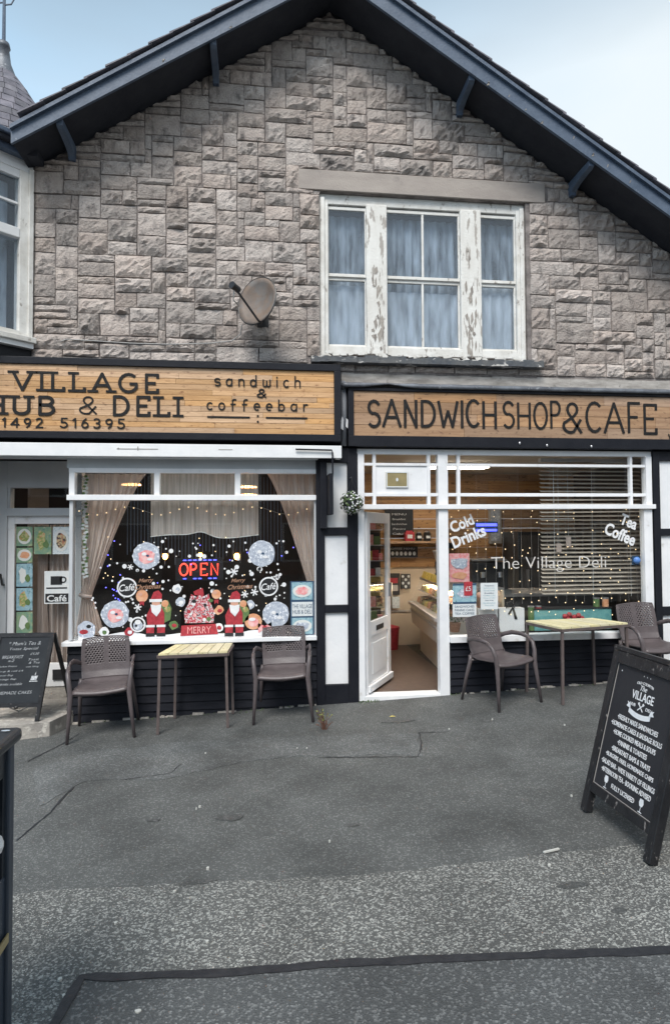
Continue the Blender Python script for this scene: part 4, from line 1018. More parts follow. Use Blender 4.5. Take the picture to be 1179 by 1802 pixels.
# bits on the black frame under the sign
for (px, py) in ((914,780),(962,784),(1040,786)):
    o = tag(build('screw_hook', MB().ball((*[W(px,py,-.135)[0]], -.138, W(px,py,-.135)[1]), .012, 7, 5, (1,.5,1.4)), CHROME), {914:'left-hand',962:'middle',1040:'right-hand'}[px]+' of three small metal hooks on the black rail below the right-hand sign', 'hook', 'hooks under the right-hand sign')
# drainpipe between the signs
dp = thing('drainpipe', 'short grey pipe with torn white tape between the two signboards', 'pipe', (.88, -.06, 2.7))
build('pipe', MB().tube([(.885,-.07,2.68),(.885,-.07,3.30)], .034, 12), PVC, dp, smooth=True); build('elbow', MB().ball((.875,-.09,3.33), .045, 10, 8), PVC, dp, smooth=True)
mb = MB(); mb.poly([(.845,2.86),(.872,2.84),(.877,2.95),(.862,2.99),(.848,2.93)], -.118, .004); mb.poly([(.90,2.88),(.92,2.86),(.924,2.95),(.905,2.97)], -.116, .004)
build('torn_tape', mb, VINYL, dp)

# projecting sign and its rod
ps = thing('projecting_sign', 'black projecting sign seen edge-on beside the party pilaster on a thin rod', 'sign', (.70, -.2, 2.0))
build('board', bx(.695, .735, -.36, -.075, 1.94, 2.36), BLACK, ps, bevel=.004)
build('batten', bx(.625, .695, -.12, -.061, 1.80, 2.50), BLACK, ps, bevel=.004)
build('rod', MB().tube([(.36,-.245,2.615),(.735,-.245,2.61),(.742,-.245,2.58),(.742,-.245,2.36)], .009, 8), BLACK, ps)

# scratches on white fascia
mb = MB(); mb.box(-1.42, -1.02, -.2235, -.2215, 2.602, 2.610); mb.box(-1.41, -1.40, -.2235, -.2215, 2.60, 2.618); mb.box(-1.22, -1.21, -.2235, -.2215, 2.59, 2.63); mb.box(-.42, -.28, -.2235, -.2215, 2.605, 2.612)
build('scratch', mb, BLINDM, ff)

# ------------------------------------------------------------------ satellite dish and cable
sd_ = thing('satellite_dish', 'rusty brown satellite dish with black feed arm fixed to the stone wall', 'satellite dish', (-.05, -.02, 3.95))
dc_ = Vector((-.03, -.36, 4.10)); dn = Vector((-.60, -.76, .16)).normalized()
ur = Vector((0,0,1)); r1 = dn.cross(ur).normalized(); u1 = r1.cross(dn).normalized()
# skew the long axis
ca, sa = math.cos(rad(-18)), math.sin(rad(-18)); r2 = r1*ca+u1*sa; u2_ = u1*ca-r1*sa
mb = MB(); nr_, na = 6, 28; V = [dc_-dn*.075]
for i in range(1, nr_+1):
    rr = i/nr_
    for k in range(na):
        t = 2*PI*k/na; V.append(dc_+(r2*math.cos(t)*.235+u2_*math.sin(t)*.255)*rr-dn*.075*(1-rr*rr))
fs = [(0, 1+k, 1+(k+1) % na) for k in range(na)]
for i in range(nr_-1):
    for k in range(na): a = 1+i*na; fs.append((a+k, a+na+k, a+na+(k+1) % na, a+(k+1) % na))
mb.add(V, fs); build('reflector', mb, DISHM, sd_, smooth=True, solid=.008)
rimp = [dc_+(r2*math.cos(2*PI*k/na)*.238+u2_*math.sin(2*PI*k/na)*.258) for k in range(na+1)]
build('rim', MB().tube(rimp, .007, 6, cap=False), DARKG, sd_)
bot = dc_-u2_*.26; lnb = dc_+dn*.36-u2_*.04
build('feed_arm', MB().tube([bot-dn*.02, bot+dn*.04, lnb], .011, 8), DARKG, sd_)
build('lnb', MB().tube([lnb+dn*.04, lnb-dn*.04], [.036,.030], 12), DARKG, sd_); build('lnb_cap', MB().ball(lnb-dn*.05, .033, 10, 8), DARKG, sd_)
build('mount', MB().tube([dc_-dn*.08, Vector((.03,-.12,4.02)), Vector((.03,-.03,4.02))], .018, 8), DARKG, sd_); build('wall_plate', bx(-.03,.09,-.05,-.03,3.94,4.10), DARKG, sd_)
cb = MB(); pts = [W(425,575,-.2)]
path = [(lnb.x, lnb.y, lnb.z-.02), (lnb.x-.01, lnb.y+.02, lnb.z-.12), (lnb.x+.04, lnb.y+.1, lnb.z-.15)]
cb.tube(path, .006, 6)
pp = [(426,572,-.2),(424,588,-.09),(408,600,-.06),(370,604,-.055),(300,606,-.055),(230,604,-.055),(170,600,-.055),(118,597,-.055),(108,601,-.055)]
cb.tube([(W(a,b,c_)[0], c_, W(a,b,c_)[1]) for a, b, c_ in pp], .0065, 6)
tag(build('cable', cb, CABLE, smooth=True), 'thin pale aerial cable running left along the stone wall below the dish', 'cable')

# ------------------------------------------------------------------ hanging topiary ball
hb = thing('hanging_topiary_ball', 'round hanging ball of dark leaves and small white flowers beside the open door', 'hanging plant', (*[W(619,885,-.22)[0]], -.22, W(619,885,-.22)[1]))
bc = hb.location.copy(); R_ = .118
lf = MB(); fw = MB()
for q in range(420):
    d = Vector((random.gauss(0,1), random.gauss(0,1), random.gauss(0,1))).normalized(); rr = R_*random.uniform(.78, 1.06); p = bc+d*rr
    t = d.cross(Vector((random.uniform(-1,1), random.uniform(-1,1), random.uniform(-1,1)))).normalized(); b = d.cross(t)
    s = .017; dd_ = d*random.uniform(-.3,.8)
    tgt, s = (fw, .0125) if q % 5 < 2 else (lf, .019)
    if tgt is fw: p = bc+d*R_*random.uniform(.98,1.12)
    tgt.add([p-t*s*.6, p+b*s, p+t*s*.6+dd_*s, p-b*s], [(0,1,2,3)])
build('foliage', lf, GREEN, hb, kind='stuff'); build('core', MB().ball(bc, R_*.8, 14, 10), DARKG, hb); build('flowers', fw, VINYL, hb, kind='stuff')
build('chain', MB().tube([bc+Vector((0,0,.1)), bc+Vector((0,.0,.25))], .003, 5).tube([bc+Vector((.06,0,.09)), bc+Vector((0,0,.25))], .0025, 5).tube([bc+Vector((-.06,0,.09)), bc+Vector((0,0,.25))], .0025, 5), DARKG, hb)
build('hook', MB().tube([bc+Vector((0,0,.24)), bc+Vector((0,.0,.27)), bc+Vector((0,.165,.27))], .005, 6), DARKG, hb)

# ------------------------------------------------------------------ left window display
def drape(top0, top1, tie, bot0, bot1, y, tiez, m, nf=7):
    # tied-back curtain: spans top0..top1 at the top, gathers at tie, flares to bot0..bot1
    mb = MB(); nxx, nzz = 70, 26
    zt = top0[1]; zbm = bot0[1]
    for j in range(nzz+1):
        v = j/nzz
        for i in range(nxx+1):
            u = i/nxx
            if v < .66:
                t = v/.66; e = t**(1.9-1.1*abs(u if tie[2] > 0 else 1-u))
                x = (top0[0]*(1-u)+top1[0]*u)*(1-e)+(tie[0]+(u-.5)*.10)*e; z = zt+(tiez-zt)*t
                g_ = .022*(1-.6*t)
            else:
                t = (v-.66)/.34; x = (tie[0]+(u-.5)*.10)*(1-t)**1.3+(bot0[0]*(1-u)+bot1[0]*u)*(1-(1-t)**1.3); z = tiez+(zbm-tiez)*t; g_ = .012+.012*t
            yy = y+g_*math.sin(2*PI*nf*u+1.1*math.sin(3*v+u*4))+.4*g_*math.sin(2*PI*nf*2.3*u+v*2)
            mb.v.append((x, yy, z))
    for j in range(nzz):
        for i in range(nxx): a = j*(nxx+1)+i; mb.f.append((a, a+1, a+nxx+2, a+nxx+1))
    return mb
yc = .16
lc = thing('tied_curtain', 'taupe voile curtain tied back on the left side of the left shop window', 'curtain', (-1.75, yc, .7), 'curtains of the left shop window')
a_ = W(150,834,yc); b_ = W(258,834,yc); t_ = W(153,1049,yc)
build('drape', drape(a_, b_, (t_[0], 0, 1), (W(132,1110,yc)[0], .70), (W(183,1110,yc)[0], .70), yc, t_[1], SHEER), SHEER, lc, smooth=True)
build('tieback', MB().tube([(t_[0]-.06, yc-.03, t_[1]+.02),(t_[0], yc-.05, t_[1]),(t_[0]+.06, yc-.03, t_[1]-.01)], .022, 8), SEWN, lc, smooth=True)
rc = thing('tied_curtain', 'taupe voile curtain gathered on the right side of the left shop window', 'curtain', (.5, yc, .7), 'curtains of the left shop window')
a_ = W(470,834,yc); b_ = W(565,834,yc); t_ = W(556,1050,yc)
build('drape', drape(a_, b_, (t_[0], 0, -1), (W(530,1110,yc)[0], .70), (W(566,1110,yc)[0], .70), yc, t_[1], SHEER), SHEER, rc, smooth=True)
build('tieback', MB().tube([(t_[0]-.05, yc-.03, t_[1]+.02),(t_[0]+.04, yc-.04, t_[1])], .02, 8), SEWN, rc, smooth=True)
# net valance with scalloped hem
xa_, zt_ = W(266,832,.13); xb_, _ = W(455,832,.13); _, zb_ = W(360,944,.13)
mb = MB(); nxx, nzz = 60, 8
for j in range(nzz+1):
    for i in range(nxx+1):
        u, v = i/nxx, j/nzz; hem = zb_+.05*math.exp(-((u-.47)/.10)**2)+.02*math.sin(u*7)*v
        mb.v.append((xa_+(xb_-xa_)*u, .13+.012*math.sin(u*44+v)+.008*math.sin(u*91), zt_+(hem-zt_)*v))
for j in range(nzz):
    for i in range(nxx): a = j*(nxx+1)+i; mb.f.append((a, a+1, a+nxx+2, a+nxx+1))
nv_ = thing('net_valance', 'short sheer net hanging across the middle of the left shop window', 'net curtain', (-.5, .13, 2.3)); build('net', mb, NET, nv_, smooth=True)
build('hem', MB().tube([(mb.v[nzz*(nxx+1)+i][0], .128, mb.v[nzz*(nxx+1)+i][2]) for i in range(0, nxx+1, 2)], .005, 5), PAPER, nv_)
bc_ = thing('bead_curtain', 'dark beaded string curtain behind the decorations of the left window', 'bead curtain', (-.6, .3, 2.3)); mb = MB()
for k in range(46):
    px = 225+k*6.0; x, _ = W(px, 900, .34); mb.box(x-.004, x+.004, .34, .344, 1.45+random.uniform(-.05,.2), 2.38)
build('strings', mb, BARGE, bc_, kind='stuff')
# patterned strip at far left of window
pt = thing('ivy_garland', 'white and green leafy garland strip hanging at the left edge of the left window', 'garland', (-1.8, .1, 2.3)); mb = MB(); m2 = MB()
for k in range(90):
    x, z = W(150+random.uniform(-4,4), 838+k*2.0, .09); (mb if k % 3 else m2).disc(x, z, .018, .014, .09+random.uniform(0,.02), n=6)
build('leaves', mb, PAPER, pt, kind='stuff'); build('dark_leaves', m2, GREENP, pt, kind='stuff')

DY = -.016     # decals sit on the inner face of the pane
def decal(name, label, cat, group=None, px=0, py=0):
    x, z = W(px, py, DY); return thing(name, label, cat, (x, DY, z), group), x, z
def shape(par, nm, m, outline, x, z, lay=0, sc=.006):
    # outline in photo pixels relative to the decal's centre (y down)
    build(nm, MB().poly([(x+a*sc, z-b*sc) for a, b in outline], DY-.0+(.010-.0022*lay), .0016), m, par)
def blob(par, nm, m, cx, cy_, rx, ry, x, z, lay=0, n=16, jag=0, sc=.006):
    build(nm, MB().disc(x+cx*sc, z-cy_*sc, rx*sc, ry*sc, DY+(.010-.0022*lay), .0016, n, jag), m, par)
# large round wreath-like stickers
for (px, py, m_, lb) in ((258,978,PINKP,'round frosted sticker with pink centre, upper left of the left window'),(461,974,GREYP,'round frosted sticker with silver centre, upper right of the left window'),(203,1081,PINKP,'round frosted sticker with lilac figure beside the tied curtain, lower left'),(486,1081,GREYP,'round frosted sticker behind the second chair, lower right of the left window')):
    t, x, z = decal('wreath_sticker', lb, 'window sticker', 'round wreath stickers', px, py)
    blob(t, 'ring', GREYP, 0, 0, 23, 23, x, z, 0, 26, .05)
    blob(t, 'centre', m_, 0, 2, 14, 12, x, z, 1, 14, .15); blob(t, 'highlight', VINYL, -4, -3, 4, 3, x, z, 2); blob(t, 'highlight', VINYL, 6, 6, 5, 2.5, x, z, 2); blob(t, 'detail', BLUEP, 2, 0, 2.5, 2, x, z, 2)
t, x, z = decal('bauble_sticker', 'round pale sticker with dark figure low on the left, beside the red-coated figure', 'window sticker', 'bauble stickers', 243, 1099)
build('ring', MB().ring(x, z, .062, .078, DY), VINYL, t); blob(t, 'body', GREYP, 0, 2, 8, 8, x, z, 0); blob(t, 'face', VINYL, 0, -4, 5, 4, x, z, 1); blob(t, 'detail', DARKG, -3, 2, 2, 2, x, z, 2)
t, x, z = decal('bauble_sticker', 'round pink sticker low between the right red-coated figure and the chair', 'window sticker', 'bauble stickers', 446, 1094)
blob(t, 'body', ORANGEP, 0, 0, 15, 14, x, z, 0); blob(t, 'face', PINKP, 0, 1, 9, 8, x, z, 1); blob(t, 'highlight', VINYL, -2, -4, 6, 3, x, z, 2)
for (px, py, lb) in ((250,1049,'copper bauble sticker under the left greeting script'),(381,1046,'copper bauble sticker beside the central sleigh sticker')):
    t, x, z = decal('bauble_sticker', lb, 'window sticker', 'bauble stickers', px, py); blob(t, 'ball', ORANGEP, 0, 0, 10 if px < 300 else 8, 11 if px < 300 else 8, x, z); blob(t, 'highlight', SKINP, -3, -3, 4, 3, x, z, 1)
    shape(t, 'ribbon', REDM, [(-4,9),(4,9),(3,17),(0,13),(-3,17)], x, z, 1)
# café roundels
for (px, py, lb) in ((224,1034,'left white ringed word roundel on the left window'),(473,1032,'right white ringed word roundel on the left window')):
    t, x, z = decal('cafe_roundel', lb, 'window sticker', 'café roundels', px, py)
    build('disc', MB().disc(x, z, .082, .082, DY+.004, .0016, 28), DARKG, t); build('ring', MB().ring(x, z, .084, .100, DY), VINYL, t)
    txt(t, 'lettering', 'Café', VINYL, (x, DY+.0005, z), (1,0,.08), (-.08,0,1), width=.155, height=.07, ex=.001, shear=.3, bold=.01)
# greeting scripts
for (px, py, lb) in ((261,1028,'copper glitter greeting script over the left red-coated figure'),(423,1028,'copper glitter greeting script over the right red-coated figure')):
    t, x, z = decal('greeting_script', lb, 'window sticker', 'copper greeting scripts', px, py)
    txt(t, 'lettering', 'Merry', COPPER, (x-.02, DY, z+.035), (1,0,.05), (0,0,1), width=.15, height=.05, ex=.001, shear=.35, bold=.02); txt(t, 'lettering', 'Christmas', COPPER, (x, DY, z-.025), (1,0,.05), (0,0,1), width=.26, height=.05, ex=.001, shear=.35, bold=.02)
# red coated figures
for (px, py, lb) in ((279,1079,'left festive figure sticker in red coat with white beard and a green sack'),(417,1079,'right festive figure sticker in red coat with white beard and a green sack')):
    t, x, z = decal('festive_figure_sticker', lb, 'window sticker', 'red-coated figure stickers', px, py)
    shape(t, 'sack', GREENP, [(2,-18),(16,-22),(22,-8),(20,12),(8,18),(0,8)], x, z, 0)
    shape(t, 'coat', REDM, [(-12,-12),(4,-12),(10,0),(10,20),(-18,20),(-20,4)], x, z, 1)
    shape(t, 'hat', REDM, [(-14,-22),(-8,-36),(0,-39),(6,-32),(5,-22)], x, z, 1)
    shape(t, 'hat_trim', VINYL, [(-15,-24),(6,-24),(6,-19),(-15,-19)], x, z, 2)
    blob(t, 'face', SKINP, -4, -17, 7, 6, x, z, 1); shape(t, 'beard', VINYL, [(-13,-15),(-4,-13),(5,-15),(4,-4),(-3,6),(-11,-2)], x, z, 2)
    blob(t, 'bauble', ORANGEP, 11, -16, 6, 6, x, z, 1); blob(t, 'bauble', FOOD, 15, -6, 5, 5, x, z, 1)
    for s_ in (-1, 1):
        shape(t, 'leg', REDM, [(-4+9*s_-7,20),(-4+9*s_+6,20),(-4+9*s_+6,34),(-4+9*s_-7,34)], x, z, 1)
        shape(t, 'boot', DARKG, [(-4+9*s_-8,34),(-4+9*s_+7,34),(-4+9*s_+7,40),(-4+9*s_-8,40)], x, z, 1)
        shape(t, 'cuff', VINYL, [(-4+9*s_-8,20),(-4+9*s_+7,20),(-4+9*s_+7,24),(-4+9*s_-8,24)], x, z, 2)
t, x, z = decal('sleigh_sticker', 'central red and white sticker of piled gifts over a red banner', 'window sticker', None, 351, 1078)
shape(t, 'pile', WREATHP, [(-24,18),(-26,-2),(-18,-16),(-14,-32),(-4,-26),(0,-36),(8,-28),(16,-32),(20,-14),(26,0),(24,18)], x, z, 0)
shape(t, 'bow', REDM, [(-10,-36),(-2,-40),(6,-42),(8,-30),(-8,-30)], x, z, 1)
shape(t, 'banner', REDM, [(-30,22),(28,20),(32,38),(-32,40)], x, z, 1)
for a in range(11):
    blob(t, 'gift', [VINYL,DARKG,REDM,GREENP,PINKP][a % 5], random.uniform(-20,20), random.uniform(-24,14), random.uniform(2.5,4.5), random.uniform(2.5,4), x, z, 1+a % 2, 7)
txt(t, 'lettering', 'MERRY', PINKP, (x, DY+.004, z-.18), (1,0,0), (0,0,1), width=.24, height=.07, ex=.001)
t, x, z = decal('penguin_sticker', 'small white and red animal sticker at the lower left corner of the left window', 'window sticker', None, 152, 1108)
blob(t, 'body', GREYP, 0, 0, 16, 15, x, z, 0, 14, .12); blob(t, 'scarf', REDM, -4, 4, 7, 4, x, z, 1); blob(t, 'detail', DARKG, 4, -5, 4, 3, x, z, 1)
t, x, z = decal('gnome_sticker', 'small pink and white bow sticker beside the second chair', 'window sticker', None, 466, 1104)
shape(t, 'bow', PINKP, [(-12,-8),(0,-2),(12,-9),(13,10),(0,3),(-11,10)], x, z, 0); blob(t, 'knot', REDM, 0, 1, 4, 4, x, z, 1)
for (px, py, c1_, c2_, lb) in ((306,1100,GREENP,REDM,'small green and red holly sticker between the left figure and the gifts'),(385,1104,VINYL,REDM,'small white and red mitten sticker between the gifts and the right figure'),(228,1112,REDM,VINYL,'small red sticker above the snow under the lilac-centred wreath'),(183,1112,VINYL,GREENP,'small white and green tree sticker above the snow by the curtain'),(497,1112,VINYL,PINKP,'small white and pink sticker at the right end of the snow'),(318,1060,GREYP,VINYL,'small silver bell sticker left of the piled gifts'),(386,1074,ORANGEP,REDM,'small orange and red sticker right of the piled gifts'),(312,1036,VINYL,GREYP,'pale round sticker below the red lit sign, to the left'),(440,1064,GREYP,VINYL,'silver star sticker right of the right figure')):
    t, x, z = decal('ornament_sticker', lb, 'window sticker', 'small ornament stickers', px, py)
    blob(t, 'body', c1_, 0, 0, 8, 8, x, z, 0, 10, .18); blob(t, 'detail', c2_, 1, 1, 4, 3.5, x, z, 1, 8, .15)
# snow bank along the bottom
t, x, z = decal('snow_bank_sticker', 'wavy white snow strip along the bottom of the left window', 'window sticker', None, 320, 1116)
P = []; n = 60
for i in range(n+1):
    q = 138+i*(510-138)/n; P.append((W(q, 1112, DY)[0], .712+.016*math.sin(q*.06)+.016*abs(math.sin(q*.037))+.02*math.exp(-((q-200)/40)**2)))
P += [(P[-1][0], .678), (P[0][0], .678)]
build('snow', MB().poly(P[::-1], DY+.0125, .0016), VINYL, t)
# snowflakes
def flake(par, x, z, r):
    mb = MB()
    for k in range(3):
        a = PI*k/3+.2; c_, s_ = math.cos(a), math.sin(a); w_ = r*.16
        mb.poly([(x-c_*r-s_*w_, z-s_*r+c_*w_), (x-c_*r+s_*w_, z-s_*r-c_*w_), (x+c_*r+s_*w_, z+s_*r-c_*w_), (x+c_*r-s_*w_, z+s_*r+c_*w_)], DY+.0005*k, .001)
        for s2 in (-1, 1): mb.disc(x+s2*c_*r*.8, z+s2*s_*r*.8, r*.2, r*.2, DY-.0004*(k+1), .001, 6)
    build('flake', mb, VINYL, par)
for (px, py, r, lb) in ((412,1006,.042,'large snowflake sticker right of the red lit sign'),(243,1069,.038,'snowflake sticker hanging below the left copper bauble'),(431,1046,.038,'snowflake sticker above the right round pink sticker'),(230,998,.03,'small snowflake sticker by the curtain edge'),(448,1042,.04,'snowflake sticker below the right greeting script')):
    t, x, z = decal('snowflake_sticker', lb, 'window sticker', 'snowflake stickers', px, py); flake(t, x, z, r)
t, x, z = decal('snow_dot_stickers', 'scatter of small round white snow dots over the left window', 'window stickers', None, 330, 1020)
mb = MB()
for k in range(190):
    px = random.uniform(210, 505); py = random.uniform(945, 1108)
    if 312 < px < 390 and 985 < py < 1018: continue
    if abs(px-279) < 20 and py > 1040 or abs(px-417) < 20 and py > 1040 or abs(px-351) < 26 and py > 1045: continue
    x, z = W(px, py, DY); r = random.choice([.008,.011,.014,.02]) if k % 9 else .028
    mb.disc(x, z, r*.85, r*.85, DY+.011, .001, 9)
for k in range(16):
    x, z = W(random.uniform(160,235), random.uniform(990,1090), DY); mb.disc(x, z, .011, .011, DY+.011, .001, 8)
build('dots', mb, VINYL, t, kind='stuff')
# lit OPEN sign
x, z = W(351, 1002, .20); t = thing('open_sign', 'red neon lettered sign with blue light dashes hanging in the left window', 'lit sign', (x, .2, z))
build('backboard', bx(x-.25, x+.25, .215, .235, z-.12, z+.12), DARKG, t)
for i, ch in enumerate('OPEN'):
    w_, pls, _s = GL[ch]; mb = MB(); x0_ = x-.205+i*.108
    for pl_ in pls: mb.tube([(x0_+p[0]*.14, .2, z-.063+p[1]*.126) for p in pl_], .0085, 6)
    build('neon_letter', mb, NEONR, t)
for k in range(7):
    build('blue_dash', MB().tube([(x-.17+k*.053,.205,z+.098),(x-.135+k*.053,.205,z+.098)], .006, 6), NEONB, t)
    if k not in (1, 4): build('blue_dash', MB().tube([(x-.17+k*.053,.205,z-.098),(x-.135+k*.053,.205,z-.098)], .006, 6), NEONB, t)
build('hanging_wire', MB().tube([(x-.2,.225,z+.12),(x-.2,.225,2.35)], .0015, 4).tube([(x+.2,.225,z+.12),(x+.2,.225,2.35)], .0015, 4), DARKG, t)
for (px, py, lb, r) in ((291,979,'lit amber bulb hanging left of the red lit sign',.028),(353,976,'lit amber bulb hanging above the red lit sign',.02),(417,979,'lit amber bulb hanging right of the red lit sign',.03)):
    x, z = W(px, py, .32); t = thing('hanging_bulb', lb, 'light bulb', (x, .32, z), 'hanging amber bulbs')
    build('bulb', MB().ball((x,.32,z), r, 12, 9, (1,1,1.25)), BULBL, t, smooth=True); build('socket', MB().tube([(x,.32,z+r),(x,.32,z+r+.05)], .014, 8), DARKG, t); build('flex', MB().tube([(x,.32,z+r+.05),(x,.32,2.56)], .003, 5), DARKG, t)
for (px, py, lb) in ((232,853,'left glowing amber ceiling lamp behind the upper panes'),(436,857,'right glowing amber ceiling lamp behind the upper panes'),(437,871,'lower glowing amber lamp just under the right upper pane')):
    x, z = W(px, py, .9); t = thing('ceiling_lamp', lb, 'ceiling lamp', (x, .9, z), 'amber ceiling lamps')
    build('shade', MB().lathe([(0,.02),(.11,.005),(.115,-.005),(.0,-.01)], (x,.9,z), 18), BULBW, t); build('rod', MB().tube([(x,.9,z+.02),(x,.9,2.56)], .005, 5), DARKG, t)
# fairy string
t = thing('fairy_light_string', 'string of tiny warm lights across the top of the left window', 'fairy lights', (-.6, .1, 2.0)); mb = MB(); wr = []
for k in range(26):
    px = 140+k*16; py = 898+7*math.sin(k*.9); x, z = W(px, py, .1); wr.append((x,.1,z)); mb.ball((x,.097,z-.008), .007, 6, 4)
for k in range(26):
    x, z = W(random.uniform(175,545), random.uniform(940,1090), .1); mb.ball((x,.1,z), .006, 6, 4)
build('bulb', mb, LEDW, t, kind='stuff'); build('wire', MB().tube(wr, .0015, 4), BLINDM, t); mb = MB()
for k in range(26):
    x, z = W(random.choice([random.uniform(196,214), random.uniform(180,520)]), random.uniform(950,1060), .11); mb.ball((x,.11,z), .006, 6, 4)
build('blue_bulb', mb, LEDB, t, kind='stuff')

# food posters at the right of the left window
def board3(name, label, x0, x1, z0, z1, y, n, cat='poster', grp=None, style=0):
    t = thing(name, label, cat, ((x0+x1)/2, y, z0), grp); build('backing', bx(x0, x1, y, y+.006, z0, z1), BLUEP, t)
    return t
xa_, zt_ = W(511,1023,-.004); xb_, zb_ = W(556.5,1118,-.004); xb_ = min(xb_, .563)
t = board3('food_poster', 'three-part printed food poster at the right edge of the left shop window', xa_, xb_, zb_, zt_, -.010, 3)
hq = (zt_-zb_)
for k, (f0, f1, m_) in enumerate(((.66,.98,FOODB),(.36,.62,PAPER),(.03,.33,FOODB))):
    build('print', bx(xa_+.015, xb_-.015, -.0125, -.0105, zb_+hq*f0, zb_+hq*f1), m_, t)
    if k != 1:
        cxx, czz = (xa_+xb_)/2, zb_+hq*(f0+f1)/2; build('plate', MB().disc(cxx, czz, .10, .065, -.0145), PLATE, t); build('food', MB().disc(cxx, czz, .07, .042, -.0165, n=14, jag=.2), [PINKP,0,GREYP][k], t)
cxx = (xa_+xb_)/2; txt(t, 'lettering', 'THE VILLAGE', BLUEP, (cxx, -.0126, zb_+hq*.54), (1,0,0), (0,0,1), width=.21, height=.042, ex=.001); txt(t, 'lettering', 'HUB & DELI', BLUEP, (cxx, -.0126, zb_+hq*.44), (1,0,0), (0,0,1), width=.2, height=.042, ex=.001)

# posters on the left door
yd = PY-.003
def pic(label, px0, py0, px1, py1, mbase, kind, idx, grp='food photographs on the left door'):
    x0_, z1_ = W(px0, py0, yd); x1_, z0_ = W(px1, py1, yd); t = thing('food_photo', label, 'poster', ((x0_+x1_)/2, yd, z0_), grp)
    build('print', bx(x0_, x1_, yd-.003, yd, z0_, z1_), mbase, t); cxx, czz = (x0_+x1_)/2, (z0_+z1_)/2; a, b = (x1_-x0_)/2, (z1_-z0_)/2
    if kind: build('plate', MB().disc(cxx, czz, a*.86, b*.8, yd-.005, n=18), PLATE, t); build('food', MB().disc(cxx, czz, a*.6, b*.52, yd-.007, n=12, jag=.25), [FOOD,ORANGEP,GOODS,GREENP][idx], t)
    else:
        build('food', MB().disc(cxx-a*.2, czz, a*.5, b*.7, yd-.005, n=10, jag=.3), [FOOD,ORANGEP,GOODS,PLATE][idx], t); build('garnish', MB().disc(cxx+a*.4, czz-b*.3, a*.3, b*.3, yd-.007, n=9, jag=.3), GREENP, t)
pic('salad plate photo, topmost of the left column on the left door', 30, 927, 58, 961, FOODG, 1, 0)
pic('roast dinner photo, second from the top of the left column on the door', 30, 964, 58, 990, FOODG, 1, 1)
pic('blue-toned food photo, third from the top of the left column on the door', 30, 992, 58, 1032, FOODB, 0, 3)
pic('burger photo, second from the bottom of the left column on the door', 30, 1035, 58, 1074, FOODB, 0, 0)
pic('green-toned food photo, lowest of the left column on the door', 30, 1077, 58, 1114, FOODG, 0, 3)
pic('dark green food photo in the top row of the door, between two others', 61, 927, 91, 975, FOODG, 0, 0)
pic('pale photo of a dish at the right of the top row on the door', 94, 927, 123, 975, PAPERP, 1, 2)
t = thing('cafe_sign', 'white sign with a black cup over a black word panel on the left door', 'sign', (-2.12, yd-.02, 1.1))
x0_, z1_ = W(79,1005,yd-.02); x1_, z0_ = W(123,1062,yd-.02); hq = z1_-z0_; wq = x1_-x0_; Y = yd-.02
build('panel', bx(x0_, x1_, Y, Y+.008, z0_, z1_), GREYP if False else PAPER, t); build('word_panel', bx(x0_+.012, x1_-.012, Y-.003, Y-.0005, z0_+.015, z0_+hq*.31), DARKG, t)
build('cup', bx(x0_+wq*.25, x0_+wq*.70, Y-.003, Y-.0005, z0_+hq*.58, z0_+hq*.84), DARKG, t); build('cup_handle', MB().ring(x0_+wq*.74, z0_+hq*.73, .022, .036, Y-.003, n=18), DARKG, t); build('saucer', bx(x0_+wq*.08, x0_+wq*.90, Y-.003, Y-.0005, z0_+hq*.46, z0_+hq*.50), DARKG, t)
txt(t, 'lettering', 'Café', PAPER, ((x0_+x1_)/2, Y-.0032, z0_+hq*.165), (1,0,0), (0,0,1), width=wq*.78, height=hq*.2, ex=.001, bold=.02)
o = thing('door_curtain', 'grey-brown curtain tied behind the glass of the left door', 'curtain', (-2.3, PY+.1, .3))
a_ = W(66,935,PY+.1); b_ = W(128,935,PY+.1); tt = W(70,1050,PY+.1)
build('drape', drape((a_[0], 1.86), (a_[0]+.12, 1.86), (tt[0]+.02, 0, 1), (a_[0], .36), (a_[0]+.14, .36), PY+.12, tt[1], SHEER), SHEER, o, smooth=True)
build('drape', fold_sheet(a_[0]+.12, -2.04, .30, 1.86, PY+.14, .03, 5, 50, 5), SHEER, o, smooth=True)

# ------------------------------------------------------------------ lettering on the right window
def wtext(body, px, py, wpx, hpx, ang, m, nm, lb, bold=.03, shear=0, ex=.001):
    x, z = W(px, py, -.002); d = ray(px, py); k = (CD)/d.y/F
    t = thing(nm, lb, 'window lettering', (x, -.004, z)); a = rad(ang)
    txt(t, 'lettering', body, m, (x, -.002, z), (math.cos(a),0,math.sin(a)), (-math.sin(a),0,math.cos(a)), width=wpx*k, height=hpx*k, ex=ex, bold=bold, shear=shear); return t
wtext('Cold', 812, 921, 44, 20, 22, VINYL, 'window_lettering', 'white word sloping up at the top left corner of the right-hand window')
wtext('Drinks', 824, 944, 64, 21, 22, VINYL, 'window_lettering', 'white word sloping up just below the top left word of the right-hand window')
wtext('Tea', 1106, 918, 32, 20, -22, VINYL, 'window_lettering', 'short white word sloping down at the top right of the right-hand window')
wtext('Coffee', 1091, 940, 60, 22, -23, VINYL, 'window_lettering', 'longer white word sloping down under the short one at the top right')
t = wtext('The Village Deli', 966, 993, 212, 27, 0, FADED, 'window_lettering', 'large faded ornate lettering across the middle of the right-hand window', bold=-.012)
